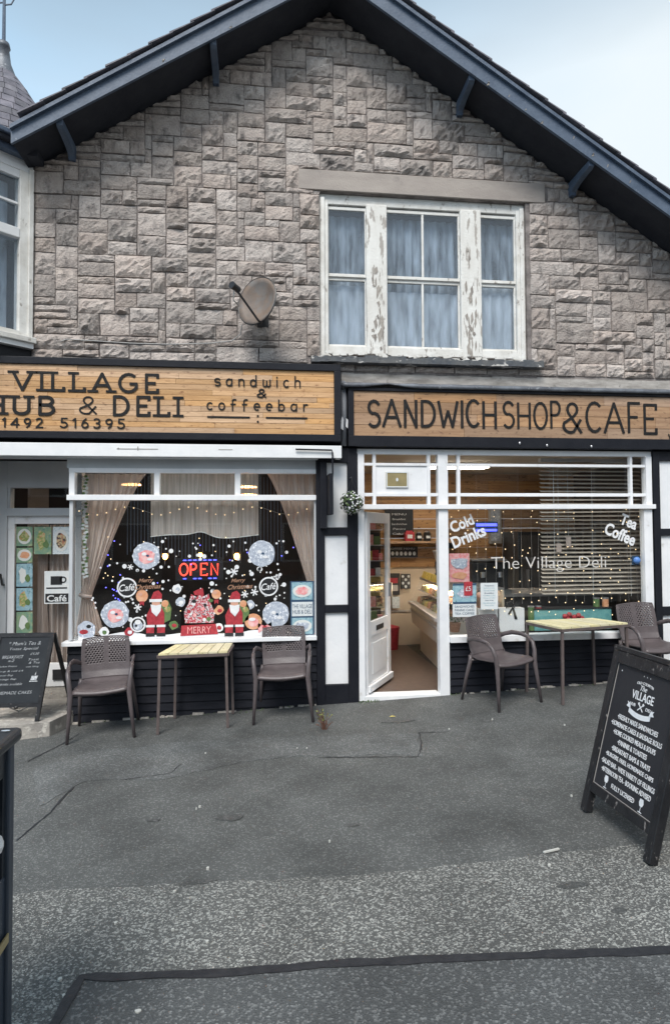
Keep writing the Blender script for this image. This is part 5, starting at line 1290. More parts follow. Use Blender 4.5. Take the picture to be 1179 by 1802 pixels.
# posters of right window
def wposter(nm, lb, px0, py0, px1, py1, m, Y=-.004, cat='poster'):
    x0_, z1_ = W(px0, py0, Y); x1_, z0_ = W(px1, py1, Y); t = thing(nm, lb, cat, ((x0_+x1_)/2, Y, z0_)); build('sheet', bx(x0_, x1_, Y, Y+.0035, z0_, z1_), m, t); return t, x0_, x1_, z0_, z1_
t, x0_, x1_, z0_, z1_ = wposter('opening_poster', 'blue printed poster in the lower left of the right-hand window, upper of two', 796, 1027, 838, 1062, FOODB)
build('border', bx(x0_, x1_, -.007, -.0045, z1_-.02, z1_), BLUEP, t); build('border', bx(x0_, x1_, -.007, -.0045, z0_, z0_+.02), BLUEP, t); build('picture', MB().disc((x0_+x1_)/2, (z0_+z1_)/2, .08, .05, -.0075, n=14, jag=.2), GREYP, t)
t, x0_, x1_, z0_, z1_ = wposter('opening_poster', 'pale poster with dark lettering directly under the blue poster of the right-hand window', 796, 1063, 838, 1085, PAPER)
for k in range(3): txt(t, 'lettering', ['SANDWICHES','PANINIS CAKES','TEA COFFEE'][k], BLUEP, ((x0_+x1_)/2, -.0045, z1_-.03-.038*k), (1,0,0), (0,0,1), width=.22, height=.025, ex=.001)
t, x0_, x1_, z0_, z1_ = wposter('price_list', 'white printed price list beside the blue poster in the right-hand window', 845, 1026, 876, 1072, PAPER)
for k in range(9): txt(t, 'lettering', random.choice(['Coffee 2.50','Breakfast','Sandwiches','Soup of day','Jacket potato','Toasties']), FOODB if k % 3 else BLUEP, ((x0_+x1_)/2, -.0045, z1_-.03-.027*k), (1,0,0), (0,0,1), width=random.uniform(.09,.15), height=.014, ex=.001)
t, x0_, x1_, z0_, z1_ = wposter('red_badge', 'small red price badge stuck over the corner of the blue poster', 816, 1024, 831, 1048, REDM, -.012)
txt(t, 'lettering', '£5', PAPER, ((x0_+x1_)/2, -.0125, (z0_+z1_)/2), (1,0,0), (0,0,1), width=.06, height=.05, ex=.001)
t, x0_, x1_, z0_, z1_ = wposter('pink_poster', 'faded pink and lilac picture poster at the left edge of the right-hand window', 790, 974, 826, 1024, PINKP, .02)
build('picture', MB().disc((x0_+x1_)/2, (z0_+z1_)/2+.05, .09, .07, .014, n=12, jag=.25), GREYP, t); build('picture', MB().disc((x0_+x1_)/2, z0_+.07, .08, .04, .014, n=12, jag=.25), ORANGEP, t)
t, x0_, x1_, z0_, z1_ = wposter('blue_bauble', 'small blue ornament at the right edge of the right-hand window', 1111, 978, 1125, 994, BLUEP, .02, 'ornament'); build('ball', MB().ball(((x0_+x1_)/2, .0, (z0_+z1_)/2), .04, 10, 8), mat('blue_glitter', (.08,.2,.5), .4), t)

# ------------------------------------------------------------------ neighbouring oriel window and turret (left)
NB = thing('corner_oriel_building', 'neighbouring building with a white-framed first-floor oriel window and a slate-clad conical turret', 'building', (-2.6, .0, 3.6))
pR = Vector((-2.325, .0)); ang = rad(222); fd = Vector((math.cos(ang), math.sin(ang)))   # facet runs towards the viewer and left
nrm = Vector((-fd.y, fd.x));  nrm = nrm if nrm.x > 0 else -nrm
def fpt(u, t, z): p = pR+fd*u+nrm*t; return (p.x, p.y, z)
def fbox(mb, u0, u1, t0, t1, z0, z1):
    c4 = [fpt(u0,t0,0), fpt(u0,t1,0), fpt(u1,t1,0), fpt(u1,t0,0)]
    mb.hexa([(x,y,z0) for x,y,_ in c4], [(x,y,z1) for x,y,_ in c4]); return mb
def UZ(px, py):  # photo point -> (u, z) on the facet
    d = ray(px, py); o3 = Vector((0, -CD, CH)); n3 = Vector((nrm.x, nrm.y, 0)); p0 = Vector((pR.x, pR.y, 0)); t = (p0-o3).dot(n3)/d.dot(n3); p = o3+d*t
    return ((Vector((p.x, p.y))-pR).dot(fd), p.z)
uA, zT = UZ(62, 300); uP, _ = UZ(40, 400); u0_, _ = UZ(0, 400); _, zG1 = UZ(20, 400); _, zB = UZ(20, 590); _, zM0 = UZ(20, 402); _, zTop = UZ(20, 290); _, zP = UZ(20, 318)
UE = 1.3
OW = build('oriel_window', fbox(MB(), 0, UE, -.10, .02, zTop-.02, zTop+.09), WHITE, NB)
build('post', fbox(MB(), .005, .13, -.10, .03, zB, zTop-.02), PEELL, OW, bevel=.006)
build('post', fbox(MB(), .0, .045, .03, .05, zB-.03, zTop+.02), PEELL, OW, bevel=.004)
build('rail', fbox(MB(), .13, UE, -.10, .035, zM0-.08, zM0+.02), WHITE, OW, bevel=.006)
build('rail', fbox(MB(), .13, UE, -.05, .01, zTop-.10, zTop-.02), WHITE, OW)
build('rail', fbox(MB(), .13, UE, -.08, .05, zB, zB+.05), PEELL, OW)
for k in range(1, 4): build('bar', fbox(MB(), .13+.23*k-.012, .13+.23*k+.012, -.045, .0, zM0+.02, zTop-.1), WHITE, OW)
zm = (zM0+.02+zTop-.1)/2
for k in range(4): build('bar', fbox(MB(), .13+.23*k+.012, .13+.23*(k+1)-.012, -.044, -.001, zm-.011, zm+.011), WHITE, OW)
build('pane', fbox(MB(), .13, UE, -.03, -.025, zM0+.02, zTop-.1), GLASSUP, OW); build('pane', fbox(MB(), .13, UE, -.03, -.025, zB+.05, zM0-.08), GLASSUP, OW)
build('sill', fbox(MB(), -.02, UE, -.06, .10, zB-.06, zB), PEELL, OW, bevel=.008); build('sill_moulding', fbox(MB(), .0, UE, -.06, .07, zB-.11, zB-.06), WHITE, OW)
build('apron', fbox(MB(), .0, UE, -.3, .0, 3.50, zB-.11), BLACK, NB)
build('oriel_back', fbox(MB(), .0, UE, -.9, -.8, 3.5, zTop+.1), INDARK, NB)
build('cornice', fbox(MB(), -.06, UE, -.3, .10, zTop+.09, zTop+.15), BARGE, NB); build('cornice', fbox(MB(), -.10, UE, -.3, .16, zTop+.15, zTop+.20), SOFFIT, NB, bevel=.01); build('cornice', fbox(MB(), -.12, UE, -.3, .19, zTop+.20, zTop+.25), BARGE, NB, bevel=.01)
build('cornice_return', bx(-2.34, -2.2, -.22, -.03, zTop+.06, zTop+.22), SOFFIT, NB)
build('side_wall', bx(-3.6, -2.33, .03, .3, 3.3, 5.9), BLACK, NB)
build('flat_roof', fbox(MB(), -.1, UE, -.9, .0, zTop+.25, zTop+.29), LEAD, NB)
o = tag(build('net_curtain', fbox(MB(), .14, UE, -.2, -.19, zB+.05, zTop-.1), NETUP), 'pale net curtain inside the neighbouring oriel window', 'curtain', 'net curtains upstairs')
# turret
tx, ty = -3.80, 3.0
prof = [(.0,9.12),(.075,9.10),(.085,9.04),(.07,9.03),(.10,8.80),(.17,8.62),(.36,8.36),(.56,8.03),(.78,7.55),(1.05,6.9),(1.25,6.3)]
mb = MB().lathe([(r-.012 if r > .1 else r, z) for r, z in prof], (tx, ty, 0), 12)
build('turret_core', mb, SLATE, NB)
build('lead_cap', MB().lathe([(0,9.13),(.08,9.11),(.095,9.04),(.075,9.03),(.105,8.80),(.175,8.62),(.185,8.60)], (tx, ty, 0), 16), LEAD, NB, smooth=True)
import bisect
def rad_at(z):
    for (r0, z0), (r1_, z1) in zip(prof[:-1], prof[1:]):
        if z1 <= z <= z0: return r0+(r1_-r0)*(z0-z)/(z0-z1)
    return .3
z = 8.60; row = 0
while z > 6.6:
    z2 = z-.125; ra, rb_ = rad_at(z), rad_at(z2); n = max(8, int(2*PI*rb_/.17))
    for k in range(n):
        t0 = 2*PI*(k+.5*(row % 2)+.02)/n; t1_ = 2*PI*(k+1+.5*(row % 2)-.02)/n
        tm = (t0+t1_)/2
        if math.sin(tm) > .35: continue
        def cp(r, t, z): return (tx+r*math.cos(t), ty+r*math.sin(t), z)
        mb = MB(); e = .016
        mb.hexa([cp(rb_+e,t0,z2), cp(rb_+e,t1_,z2), cp(rb_-.01,t1_,z2), cp(rb_-.01,t0,z2)], [cp(ra+.004,t0,z+.01), cp(ra+.004,t1_,z+.01), cp(ra-.01,t1_,z+.01), cp(ra-.01,t0,z+.01)])
        build('slate', mb, SLATE, NB)
    z = z2; row += 1
build('turret_wall', MB().lathe([(1.1,6.4),(1.1,0)], (tx, ty, 0), 16), SMOOTH, NB)
fn = build('finial', MB().tube([(tx,ty,9.1),(tx,ty,9.9),(tx,ty,10.4)], [.028,.022,.012], 8), BARGE, NB); build('scroll', MB().tube([(tx,ty,9.70),(tx+.10,ty,9.72),(tx+.14,ty,9.80),(tx+.10,ty,9.84)], .012, 6).tube([(tx,ty,9.74),(tx-.10,ty,9.72),(tx-.14,ty,9.80)], .012, 6), BARGE, fn)

# ------------------------------------------------------------------ furniture
def make_chair():
    root = thing('armchair', '', 'chair', (0,0,0), 'brown plastic armchairs outside the café')
    # side profile of the shell (y, z), front to back
    seat = [(-.235,.405),(-.225,.43),(-.17,.445),(-.05,.437),(.08,.430),(.16,.438),(.205,.47)]
    back = [(.205,.47),(.232,.53),(.248,.60),(.262,.68),(.278,.76),(.292,.83),(.296,.85)]
    def sheet(prof, wfun, nx, sub, holes=None, cur=.03):
        pts = []
        for (a, b) in zip(prof[:-1], prof[1:]):
            for k in range(sub): t = k/sub; pts.append((a[0]+(b[0]-a[0])*t, a[1]+(b[1]-a[1])*t))
        pts.append(prof[-1]); mb = MB(); n = len(pts)
        for j, (y, z) in enumerate(pts):
            v = j/(n-1); w_ = wfun(v)
            for i in range(nx+1):
                u = 2*i/nx-1; mb.v.append((u*w_, y-cur*u*u*(1 if prof is back else 0), z+(.02*u*u if prof is seat else -.012*u*u*(v > .8))))
        for j in range(n-1):
            for i in range(nx):
                if holes and holes(i/(nx-1), j/(n-2), i, j): continue
                a = j*(nx+1)+i; mb.f.append((a, a+1, a+nx+2, a+nx+1))
        return mb
    build('seat', sheet(seat, lambda v: .235-.02*v, 14, 2), CHAIRM, root, smooth=True, solid=.012)
    def holes(u, v, i, j):
        if v < .34 or v > .93 or u < .08 or u > .92 or .44 < u < .56: return False
        return (i % 4 in (1,2) and j % 2 == 0) if int(j/2) % 2 else (i % 4 in (3,0) and j % 2 == 0)
    build('backrest', sheet(back, lambda v: .215-.008*v+.012*math.sin(v*3), 63, 8, holes, .035), CHAIRM, root, smooth=True, solid=.010)
    for s in (-1, 1):
        build('front_leg', MB().tube([(s*.285,-.255,.0),(s*.262,-.235,.25),(s*.25,-.22,.42),(s*.262,-.215,.52),(s*.272,-.185,.60),(s*.275,-.12,.645)], [.014,.019,.024,.021,.02,.02], 8), CHAIRM, root, smooth=True)
        build('arm', MB().tube([(s*.275,-.13,.643),(s*.278,-.02,.662),(s*.272,.10,.66),(s*.25,.19,.635),(s*.212,.245,.60)], [.02,.023,.024,.022,.018], 8, .55), CHAIRM, root, smooth=True)
        build('rear_leg', MB().tube([(s*.275,.30,.0),(s*.25,.24,.25),(s*.232,.19,.42),(s*.222,.20,.47)], [.013,.018,.022,.02], 8), CHAIRM, root, smooth=True)
    build('seat_rail', MB().tube([(-.245,-.20,.415),(0,-.215,.400),(.245,-.20,.415)], .013, 8).tube([(-.23,.18,.42),(.23,.18,.42)], .012, 8), CHAIRM, root, smooth=True)
    return root
def copy_tree(o, parent=None):
    c = o.copy(); C.objects.link(c)
    if parent: c.parent = parent
    for ch in [x for x in bpy.data.objects if x.parent == o]: copy_tree(ch, c)
    return c
ch0 = make_chair()
spots = [(-1.47, -.42, 6, 1.02, 'brown plastic armchair at the far left, between the chalkboard and the first table'),
         (.24, -.34, -6, 1.0, 'brown plastic armchair right of the first table, below the food poster'),
         (2.45, -.44, 22, 1.0, 'brown plastic armchair turned towards the second table, beside the open doorway'),
         (4.15, -.40, 2, 1.03, 'brown plastic armchair right of the second table, half hidden by the black A-board')]
for i, (x, y, a, sc, lb) in enumerate(spots):
    o = ch0 if i == 0 else copy_tree(ch0)
    o.location = (x, y, gz(x)+.004); o.rotation_euler = (0, -math.atan(GS), rad(a)); o.scale = (sc, sc, sc); o['label'] = lb
def make_table(label, P4, ztop, legs=None):
    cx_ = sum(p[0] for p in P4)/4; cy_ = sum(p[1] for p in P4)/4
    t = thing('cafe_table', label, 'table', (cx_, cy_, gz(cx_)), 'café tables with pale slatted tops')
    a, b, c_, d = [Vector(p) for p in P4]   # front-left, front-right, back-right, back-left
    n = 7
    for k in range(n):
        u0, u1 = (k+.04)/n, (k+.96)/n
        q = [a.lerp(b, u0), a.lerp(b, u1), d.lerp(c_, u1), d.lerp(c_, u0)]
        build('top_board', MB().hexa([(p.x,p.y,ztop-.016) for p in q], [(p.x,p.y,ztop+random.uniform(-.001,.001)) for p in q]), SLATT, t)
    m_ = MB()
    for p, q in ((a,b),(b,c_),(c_,d),(d,a)): m_.bar((p.x,p.y,ztop-.030), (q.x,q.y,ztop-.030), .026, .026)
    build('frame', m_, TABLEM, t)
    cen = Vector((cx_, cy_))
    for p in (a, b, c_, d):
        q = p+(cen-p).normalized()*.02; f_ = p+(cen-p).normalized()*.0
        build('leg', MB().bar((f_.x, f_.y, gz(f_.x)+.004), (q.x, q.y, ztop-.04), .025, .025, (1,0,0)), TABLEM, t)
    return t
make_table('café table with pale yellow slatted top below the left shop window', [(-.95,-.62),(-.31,-.585),(-.28,-.13),(-.86,-.14)], .635)
make_table('café table with pale yellow slatted top below the right-hand shop window', [(2.96,-.72),(3.80,-.50),(3.64,-.10),(2.83,-.17)], .80)

# ------------------------------------------------------------------ black A-board, right foreground
AB = thing('pavement_sign', 'tall black A-board with white printed menu standing on the pavement in the right foreground', 'A-board', (2.15, -3.2, 0))
Bf = Vector((2.013, -2.86, gz(2.0)+.012)); Bn = Vector((2.025, -3.55, gz(2.0)+.012)); Tf = Vector((2.262, -2.87, 1.0)); Tn = Vector((2.275, -3.55, 1.01))
fw_ = .06
def lerp(a, b, t): return a+(b-a)*t
Uax = (Bn-Bf).normalized(); Vax = (lerp(Tf, Tn, .5)-lerp(Bf, Bn, .5)).normalized(); Nax = Uax.cross(Vax).normalized()   # Nax faces the viewer side (-x)
if Nax.x > 0: Nax = -Nax
Wd = (Bn-Bf).length; Ht = (Tf-Bf).length
def apt(u, v, t=0): return Bf+Uax*u+Vax*v+Nax*t
def abox(u0, u1, v0, v1, t0, t1):
    c = [apt(u0,v0,t0), apt(u1,v0,t0), apt(u1,v0,t1), apt(u0,v0,t1)]; e = [apt(u0,v1,t0), apt(u1,v1,t0), apt(u1,v1,t1), apt(u0,v1,t1)]
    return MB().hexa(c, e)
build('leg', abox(0, fw_, 0, Ht, -.03, .02), BFRAME, AB, bevel=.004); build('leg', abox(Wd-fw_, Wd, 0, Ht, -.03, .02), BFRAME, AB, bevel=.004)
build('top_rail', abox(fw_, Wd-fw_, Ht-.075, Ht, -.029, .019), BFRAME, AB, bevel=.004); build('bottom_rail', abox(fw_, Wd-fw_, .13, .19, -.028, .018), BFRAME, AB, bevel=.004)
build('panel', abox(fw_-.005, Wd-fw_+.005, .185, Ht-.07, -.012, .004), BOARD, AB)
build('cap_rail', abox(-.005, Wd+.005, Ht+.001, Ht+.03, -.06, .022), BFRAME, AB, bevel=.004)
tn = .0045
for a_ in ((fw_-.004, fw_+.002, .19, Ht-.075), (Wd-fw_-.002, Wd-fw_+.004, .19, Ht-.075)): build('panel_highlight', abox(*a_, .0045, .008), BLINDM, AB)  # pale strips drawn for the highlight on the panel edges
build('panel_highlight', abox(fw_+.003, Wd-fw_-.003, .186, .192, .0045, .0085), BLINDM, AB)
# rear pair of legs
rb1 = Vector((2.56, -2.87, gz(2.5)+.005)); rb2 = Vector((2.57, -3.54, gz(2.5)+.005))
build('rear_leg', MB().bar(rb1, Tf+Vector((.05,0,-.02)), .05, .03, (0,1,0)), BFRAME, AB); build('rear_leg', MB().bar(rb2, Tn+Vector((.05,0,-.02)), .05, .03, (0,1,0)), BFRAME, AB)
build('rear_panel', MB().hexa([rb1.lerp(Tf,.2), rb2.lerp(Tn,.2), rb2.lerp(Tn,.2)+Vector((.012,0,0)), rb1.lerp(Tf,.2)+Vector((.012,0,0))], [rb1.lerp(Tf,.93)+Vector((.04,0,0)), rb2.lerp(Tn,.93)+Vector((.04,0,0)), rb2.lerp(Tn,.93)+Vector((.052,0,0)), rb1.lerp(Tf,.93)+Vector((.052,0,0))]), BOARD, AB)
def at(s, u, v, wd, ht, **k): return txt(AB, 'lettering', s, VINYL, apt(u, v, tn), Uax, Vax, width=wd, height=ht, ex=.0015, **k)
cu = Wd*.5
# measured position of the print on the panel
at('OLD COLWYN', cu, .875, .15, .016, curve=1.6); at('The', cu-.005, .845, .06, .03, shear=.3); at('VILLAGE', cu, .797, .20, .05, bold=.012)
at('HUB', cu-.075, .738, .05, .018); at('DELI', cu+.075, .738, .055, .018)
kn = MB()
for s in (-1, 1):
    a_ = apt(cu-.022*s, .715, tn+.001*(s+1)); b_ = apt(cu+.020*s, .752, tn+.001*(s+1)); kn.bar(a_, b_, .006, .002, Nax)
    c_ = apt(cu+.018*s, .750, tn+.001*(s+1)); d_ = apt(cu+.025*s, .760, tn+.001*(s+1)); kn.bar(c_, d_, .014, .002, Nax)
build('cutlery_emblem', kn, VINYL, AB)
# ribbon banner, a curved strip with tails
rb = MB(); n = 14; V = []
for i in range(n+1):
    u = -.10+.20*i/n; z = .683+1.7*u*u; V += [apt(cu+u, z-.016, tn+.001), apt(cu+u, z+.014, tn+.001)]
rb.add(V, [(2*i, 2*i+2, 2*i+3, 2*i+1) for i in range(n)])
for s in (-1, 1): rb.add([apt(cu+s*.085, .708, tn+.002), apt(cu+s*.128, .716, tn+.002), apt(cu+s*.115, .732, tn+.002), apt(cu+s*.125, .745, tn+.002), apt(cu+s*.095, .738, tn+.002)], [(0,1,2,3,4)])
build('ribbon_banner', rb, VINYL, AB)
for k in range(3): build('star', MB().add([apt(cu-.03+.03*k, .912, tn), apt(cu-.022+.03*k, .912, tn), apt(cu-.026+.03*k, .92, tn)], [(0,1,2)]), VINYL, AB)
lines = ['•FRESHLY MADE SANDWICHES', '•HOMEMADE CAKES & SAUSAGE ROLLS', '•HOME COOKED MEALS & SOUPS', '•PANINIS & TOASTIES', '•BREAKFAST BAPS & TRAYS', '•BURGERS, FRIES, HOMEMADE CHIPS', '•SALAD BAR - WIDE VARIETY OF FILLINGS', '•AFTERNOON TEA - BOOKING ADVISED']
wds = [.34, .43, .36, .25, .33, .41, .46, .43]
for k, (s, wq) in enumerate(zip(lines, wds)): at(s, cu, .635-.048*k, wq*1.1, .029, bold=.004)
at('FULLY LICENSED', cu, .235, .22, .027, bold=.004)
for s in (-1, 1):
    g_ = MB(); u = cu+s*.17
    g_.add([apt(u-.012, .232, tn), apt(u+.012, .232, tn), apt(u+.020, .250, tn), apt(u+.014, .272, tn), apt(u-.014, .272, tn), apt(u-.020, .250, tn)], [(0,1,2,3,4,5)])
    g_.add([apt(u-.002, .203, tn), apt(u+.002, .203, tn), apt(u+.002, .232, tn), apt(u-.002, .232, tn)], [(0,1,2,3)]); g_.add([apt(u-.016, .198, tn), apt(u+.016, .198, tn), apt(u+.016, .203, tn), apt(u-.016, .203, tn)], [(0,1,2,3)])
    build('wine_glass_emblem', g_, VINYL, AB, kind='stuff')
build('screw', MB().add([apt(.10,.90,tn), apt(.108,.90,tn), apt(.108,.908,tn), apt(.10,.908,tn)], [(0,1,2,3)]), VINYL, AB)

# ------------------------------------------------------------------ chalkboard by the left door
CB = thing('chalkboard_sign', 'chalk-written A-board standing on the pale doorstep at the far left', 'A-board', (-2.3, -.3, 0))
y0 = -.34; zb0 = -.014
Bf = Vector((-2.62, y0, zb0)); Bn = Vector((-2.09, y0-.03, zb0)); Tf = Vector((-2.53, y0+.16, .795)); Tn = Vector((-2.0, y0+.13, .795))
Uax = (Bn-Bf).normalized(); Vax = (Tf-Bf).normalized(); Nax = Uax.cross(Vax).normalized()
if Nax.y > 0: Nax = -Nax
Wd = (Bn-Bf).length; Ht = (Tf-Bf).length
build('leg', abox(0, .035, 0, Ht, -.02, .01), BFRAME, CB); build('leg', abox(Wd-.035, Wd, 0, Ht, -.02, .01), BFRAME, CB)
build('rail', abox(.035, Wd-.035, Ht-.04, Ht, -.019, .009), BFRAME, CB); build('rail', abox(.035, Wd-.035, .13, .17, -.019, .009), BFRAME, CB)
build('panel', abox(.033, Wd-.033, .168, Ht-.038, -.01, .002), CHALK, CB)
build('rear_leg', MB().bar(Vector((-1.93, .12, -.014)), Tn+Vector((-.01,.02,-.01)), .035, .025, (0,1,0)), BFRAME, CB); build('rear_leg', MB().bar(Vector((-2.47, .12, -.014)), Tf+Vector((.02,.02,-.01)), .035, .025, (0,1,0)), BFRAME, CB)
build('chain', MB().tube([(-2.4,y0+.03,.12),(-2.33,-.2,.04),(-2.25,.0,.06)], .006, 5), CHROME, CB)
tn = .0025
def ct(s, u, v, wd, ht): txt(CB, 'chalk_writing', s, CHALKW, apt(u, v, tn), (Uax+Vax*.02), Vax, width=wd, height=ht, ex=.001, shear=.25, bold=-.012)
for (s, u, v, wd, ht) in (('* Mum\'s Tea &', .27,.73,.30,.035),('Toast Special', .27,.675,.27,.032),('£4.50', .38,.63,.08,.022),('BREAKFAST', .18,.60,.20,.03),('x2', .17,.565,.06,.022),('Toast', .38,.575,.1,.02),('& Tea', .39,.545,.1,.02),('Jacket Potato', .15,.51,.17,.02),('with filling', .38,.505,.12,.018),('Soup & roll £4', .18,.465,.24,.02),('Bacon Bap', .14,.425,.15,.02),('Sausage Bap', .16,.39,.18,.02),('hot drinks available', .18,.345,.27,.022),('HOMEMADE CAKES', .23,.265,.38,.028)): ct(s, u, v, wd, ht)
cm = MB(); u, v = .42, .40
cm.add([apt(u-.035, v-.02, tn), apt(u+.02, v-.02, tn), apt(u+.03, v+.02, tn), apt(u-.03, v+.02, tn)], [(0,1,2,3)]); cm.add([apt(u-.045, v-.035, tn), apt(u+.035, v-.035, tn), apt(u+.03, v-.026, tn), apt(u-.04, v-.026, tn)], [(0,1,2,3)]); cm.add([apt(u-.005, v+.03, tn), apt(u+.008, v+.03, tn), apt(u+.006, v+.06, tn)], [(0,1,2)])
build('chalk_cup_drawing', cm, CHALKW, CB)

# ------------------------------------------------------------------ litter bin, left foreground
LB = thing('litter_bin', 'tall dark litter bin with flat black lid at the left edge of the foreground', 'litter bin', (-1.13, -4.65, gz(-1.1)))
bx0, bx1, by0, by1 = -1.38, -.838, -4.95, -4.36; zt = 1.075; zb = gz(-.9)
build('body', bx(bx0+.02, bx1-.012, by0+.02, by1-.02, zb+.05, .62), BINP, LB, bevel=.01)
bb = MB(); bb.box(bx0+.02, bx1-.012, by0+.02, by0+.06, .62, zt-.03); bb.box(bx0+.02, bx1-.012, by1-.07, by1-.02, .62, zt-.03); bb.box(bx0+.02, bx0+.05, by0+.06, by1-.07, .62, zt-.03); bb.box(bx1-.04, bx1-.012, by0+.06, by1-.07, .95, zt-.03); bb.box(bx0+.05, bx1-.04, by0+.06, by1-.07, zt-.08, zt-.03); bb.box(bx0+.3, bx0+.32, by0+.06, by1-.07, .62, zt-.08)
build('hood', bb, BINM, LB)
for y in (by0, by1-.045): build('corner_post', bx(bx1-.03, bx1, y, y+.045, zb+.02, zt-.03), BINP, LB, bevel=.006)
build('plinth', bx(bx0, bx1, by0, by1, zb, zb+.05), BINM, LB)
build('lid', bx(bx0-.03, bx1+.016, by0-.03, by1+.03, zt-.03, zt+.015), BINM, LB, bevel=.015)
for zz_ in (.40, -.05+.08): build('gold_band', bx(bx1-.002, bx1+.003, by0+.045, by1-.045, zz_, zz_+.03), GOLD, LB)
pd = MB()
for (x, y, rx, ry) in ((bx1-.07, by1-.10, .045, .02), (bx1-.09, by1-.20, .035, .018), (bx1-.02, by1-.03, .015, .008)):
    pd.add([(x+rx*math.cos(2*PI*k/14), y+ry*math.sin(2*PI*k/14), zt+.0195) for k in range(14)], [tuple(range(14))])
build('puddle', pd, mat('wet_spot_glint', (.5,.55,.6), .04), LB, kind='stuff')  # wet spots whose pale colour stands in for reflected sky
tag(build('rubbish', MB().ball((bx1-.03, -4.50, .76), .05, 9, 6, (1,1,.8)).ball((bx1-.05, -4.46, .72), .04, 8, 6), WHITEP), 'crumpled white and pink rubbish poking out of the litter bin opening', 'rubbish')

# ------------------------------------------------------------------ weed, spots, leaves
wx, wy = G(570, 1284)
wd_ = thing('weed', 'small straggly weed with red-brown stems growing from the pavement near the second chair', 'weed', (wx, wy, gz(wx))); st = MB(); lf = MB()
for k in range(26):
    a = random.uniform(0, 2*PI); r = random.uniform(.02,.09); h_ = random.uniform(.03,.17)*(1 if k % 3 else 1.2); p0 = Vector((wx+random.uniform(-.02,.02), wy+random.uniform(-.02,.02), gz(wx))); p2 = p0+Vector((r*math.cos(a), r*math.sin(a), h_)); p1 = p0.lerp(p2, .5)+Vector((0,0,h_*.2))
    st.tube([p0, p1, p2], .0022, 4)
    for q in range(4):
        t_ = p1.lerp(p2, random.random()); b = random.uniform(0,6.28); s = .013
        (lf if h_ > .09 else st).add([t_, t_+Vector((s*math.cos(b), s*math.sin(b), .006)), t_+Vector((s*.6*math.cos(b+1), s*.6*math.sin(b+1), .012))], [(0,1,2)])
build('stem', st, BROWNL, wd_, kind='stuff'); build('leaves', lf, mat('yellow_green_leaf', (.22,.26,.06), .6), wd_, kind='stuff')
mo = MB()
for k in range(150):
    px = random.choice([random.uniform(630,665), random.uniform(130,560), random.uniform(785,1060)]); x = W(px, 1230, 0)[0]; y = -.06-abs(random.gauss(0,.04)); a = random.uniform(0,6.28); s = random.uniform(.008,.02)
    mo.add([(x,y,gz(x)+.002),(x+s*math.cos(a),y+s*math.sin(a),gz(x)+.008),(x+s*.3,y+s*.2,gz(x)+s*1.2)], [(0,1,2)])
tag(build('moss_and_grass', mo, GREEN, kind='stuff'), 'moss and small grass tufts along the foot of the shopfront', 'moss')
sp = [(362,1327,.010),(366,1530,.012),(352,1421,.010),(346,1425,.007),(308,1571,.010),(204,1627,.012),(304,1639,.010),(365,1660,.012),(243,1784,.016),(106,1727,.012),(113,1786-30,.010),(580,1482,.008),(790,1284,.010),(993,1277,.009),(866,1267,.009),(966,1525,.012),(1005,1402,.009),(540,1318,.008),(523,1318,.007)]
for k, (px, py, r) in enumerate(sp):
    r *= .72; x, y = G(px, py); n = 9; v = [(x+r*random.uniform(.7,1.2)*math.cos(2*PI*i/n), y+r*random.uniform(.7,1.2)*math.sin(2*PI*i/n)) for i in range(n)]
    mb = MB(); mb.add([(a, b, gz(a)+.0125) for a, b in v]+[(a, b, gz(a)) for a, b in v], [tuple(range(n))]+[((i+1) % n, i, n+i, n+(i+1) % n) for i in range(n)])
    tag(build('gum_spot', mb, GUM), 'small pale gum spot trodden on the grey asphalt', 'gum spot', 'pale gum spots on the pavement')
x, y = G(970, 1501); mb = MB(); mb.bar((x-.05, y-.01, gz(x)+.012), (x+.05, y+.015, gz(x)+.012), .012, .008); tag(build('stick', mb, GUM), 'pale lolly stick lying along the edge of the coarse paving', 'stick')
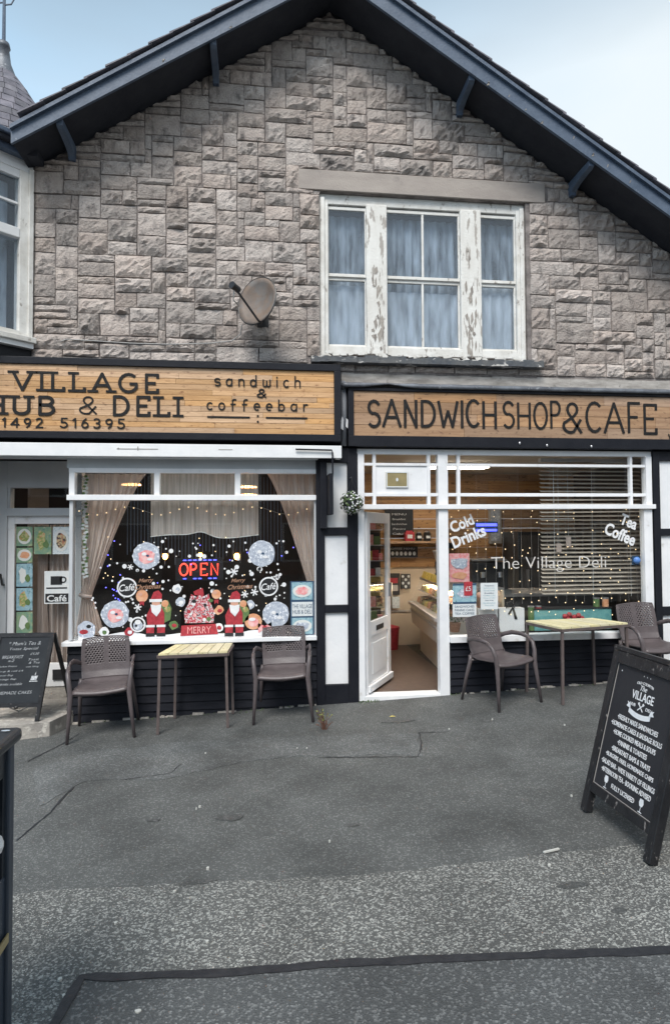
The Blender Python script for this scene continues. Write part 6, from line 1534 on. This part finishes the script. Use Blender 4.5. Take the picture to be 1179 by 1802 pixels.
x, y = G(690, 1262); mb = MB(); mb.add([(x-.03,y,gz(x)+.006),(x,y-.012,gz(x)+.010),(x+.04,y,gz(x)+.006),(x,y+.014,gz(x)+.012)], [(0,1,2,3)]); tag(build('fallen_leaf', mb, YELLOWP), 'small yellow fallen leaf on the asphalt in front of the doorway', 'leaf')

fk = MB()
for (px, py) in ((863,142),(898,164),(928,188),(958,211),(1012,238),(1048,268),(1072,288),(1112,316),(285,101),(408,42)):
    x, z = W(px, py, -.54); q = random.uniform(-.02,.02)
    w_ = random.uniform(.4,1)
    fk.poly([(x-.012+q, z-.03*w_), (x+.0, z-.02*w_), (x+.010+q, z+.024*w_), (x+.002, z+.02*w_)], -.5025, .002)
build('bare_fleck', fk, BAREWOOD, BD, kind='stuff')

# ------------------------------------------------------------------ unseen terraced houses added to cut sky reflections in the shop windows
TW = mat('pale_house_render', (.30,.29,.27), .9, (.24,.23,.21), 2, .3, 20)
TW2 = mat('red_house_brick', (.20,.10,.075), .9, (.15,.08,.06), 12, .4, 40)
for k in range(6):
    x = -21+7.0*k; y = -20.0
    t = thing('added_terraced_house', ['pale rendered','red brick'][k % 2]+' terraced house added across the street, '+['first','second','third','fourth','fifth','sixth'][k]+' from the left end of its row', 'house', (x+3.5, y-3, -.4))
    wl_ = bx(x+.01, x+6.99, y-6, y, -1.2, 5.6); build('wall', wl_, [TW, TW2][k % 2], t)
    mb = MB(); mb.add([(x,y+.3,5.5),(x+7,y+.3,5.5),(x+7,y-6.3,5.5),(x,y-6.3,5.5),(x,y-3,8.2),(x+7,y-3,8.2)], [(0,1,5,4),(2,3,4,5),(1,2,5),(3,0,4),(3,2,1,0)]); build('roof', mb, SLATE, t)
    for (a, b, z0, z1) in ((1,2.4,.6,2.1),(4.4,5.8,.6,2.1),(1,2.4,3.4,4.8),(4.4,5.8,3.4,4.8)):
        f_ = build('window', bx(x+a-.08, x+b+.08, y+.001, y+.05, z0-.08, z1+.08), WHITE, t); build('pane', bx(x+a, x+b, y+.051, y+.06, z0, z1), DARKG, f_)
    build('door', bx(x+2.95, x+3.85, y+.001, y+.05, -.9, 1.5), BLACK, t); build('chimney', bx(x+6.2, x+6.98, y-3.4, y-2.6, 7.6, 9.2), TW2, t)
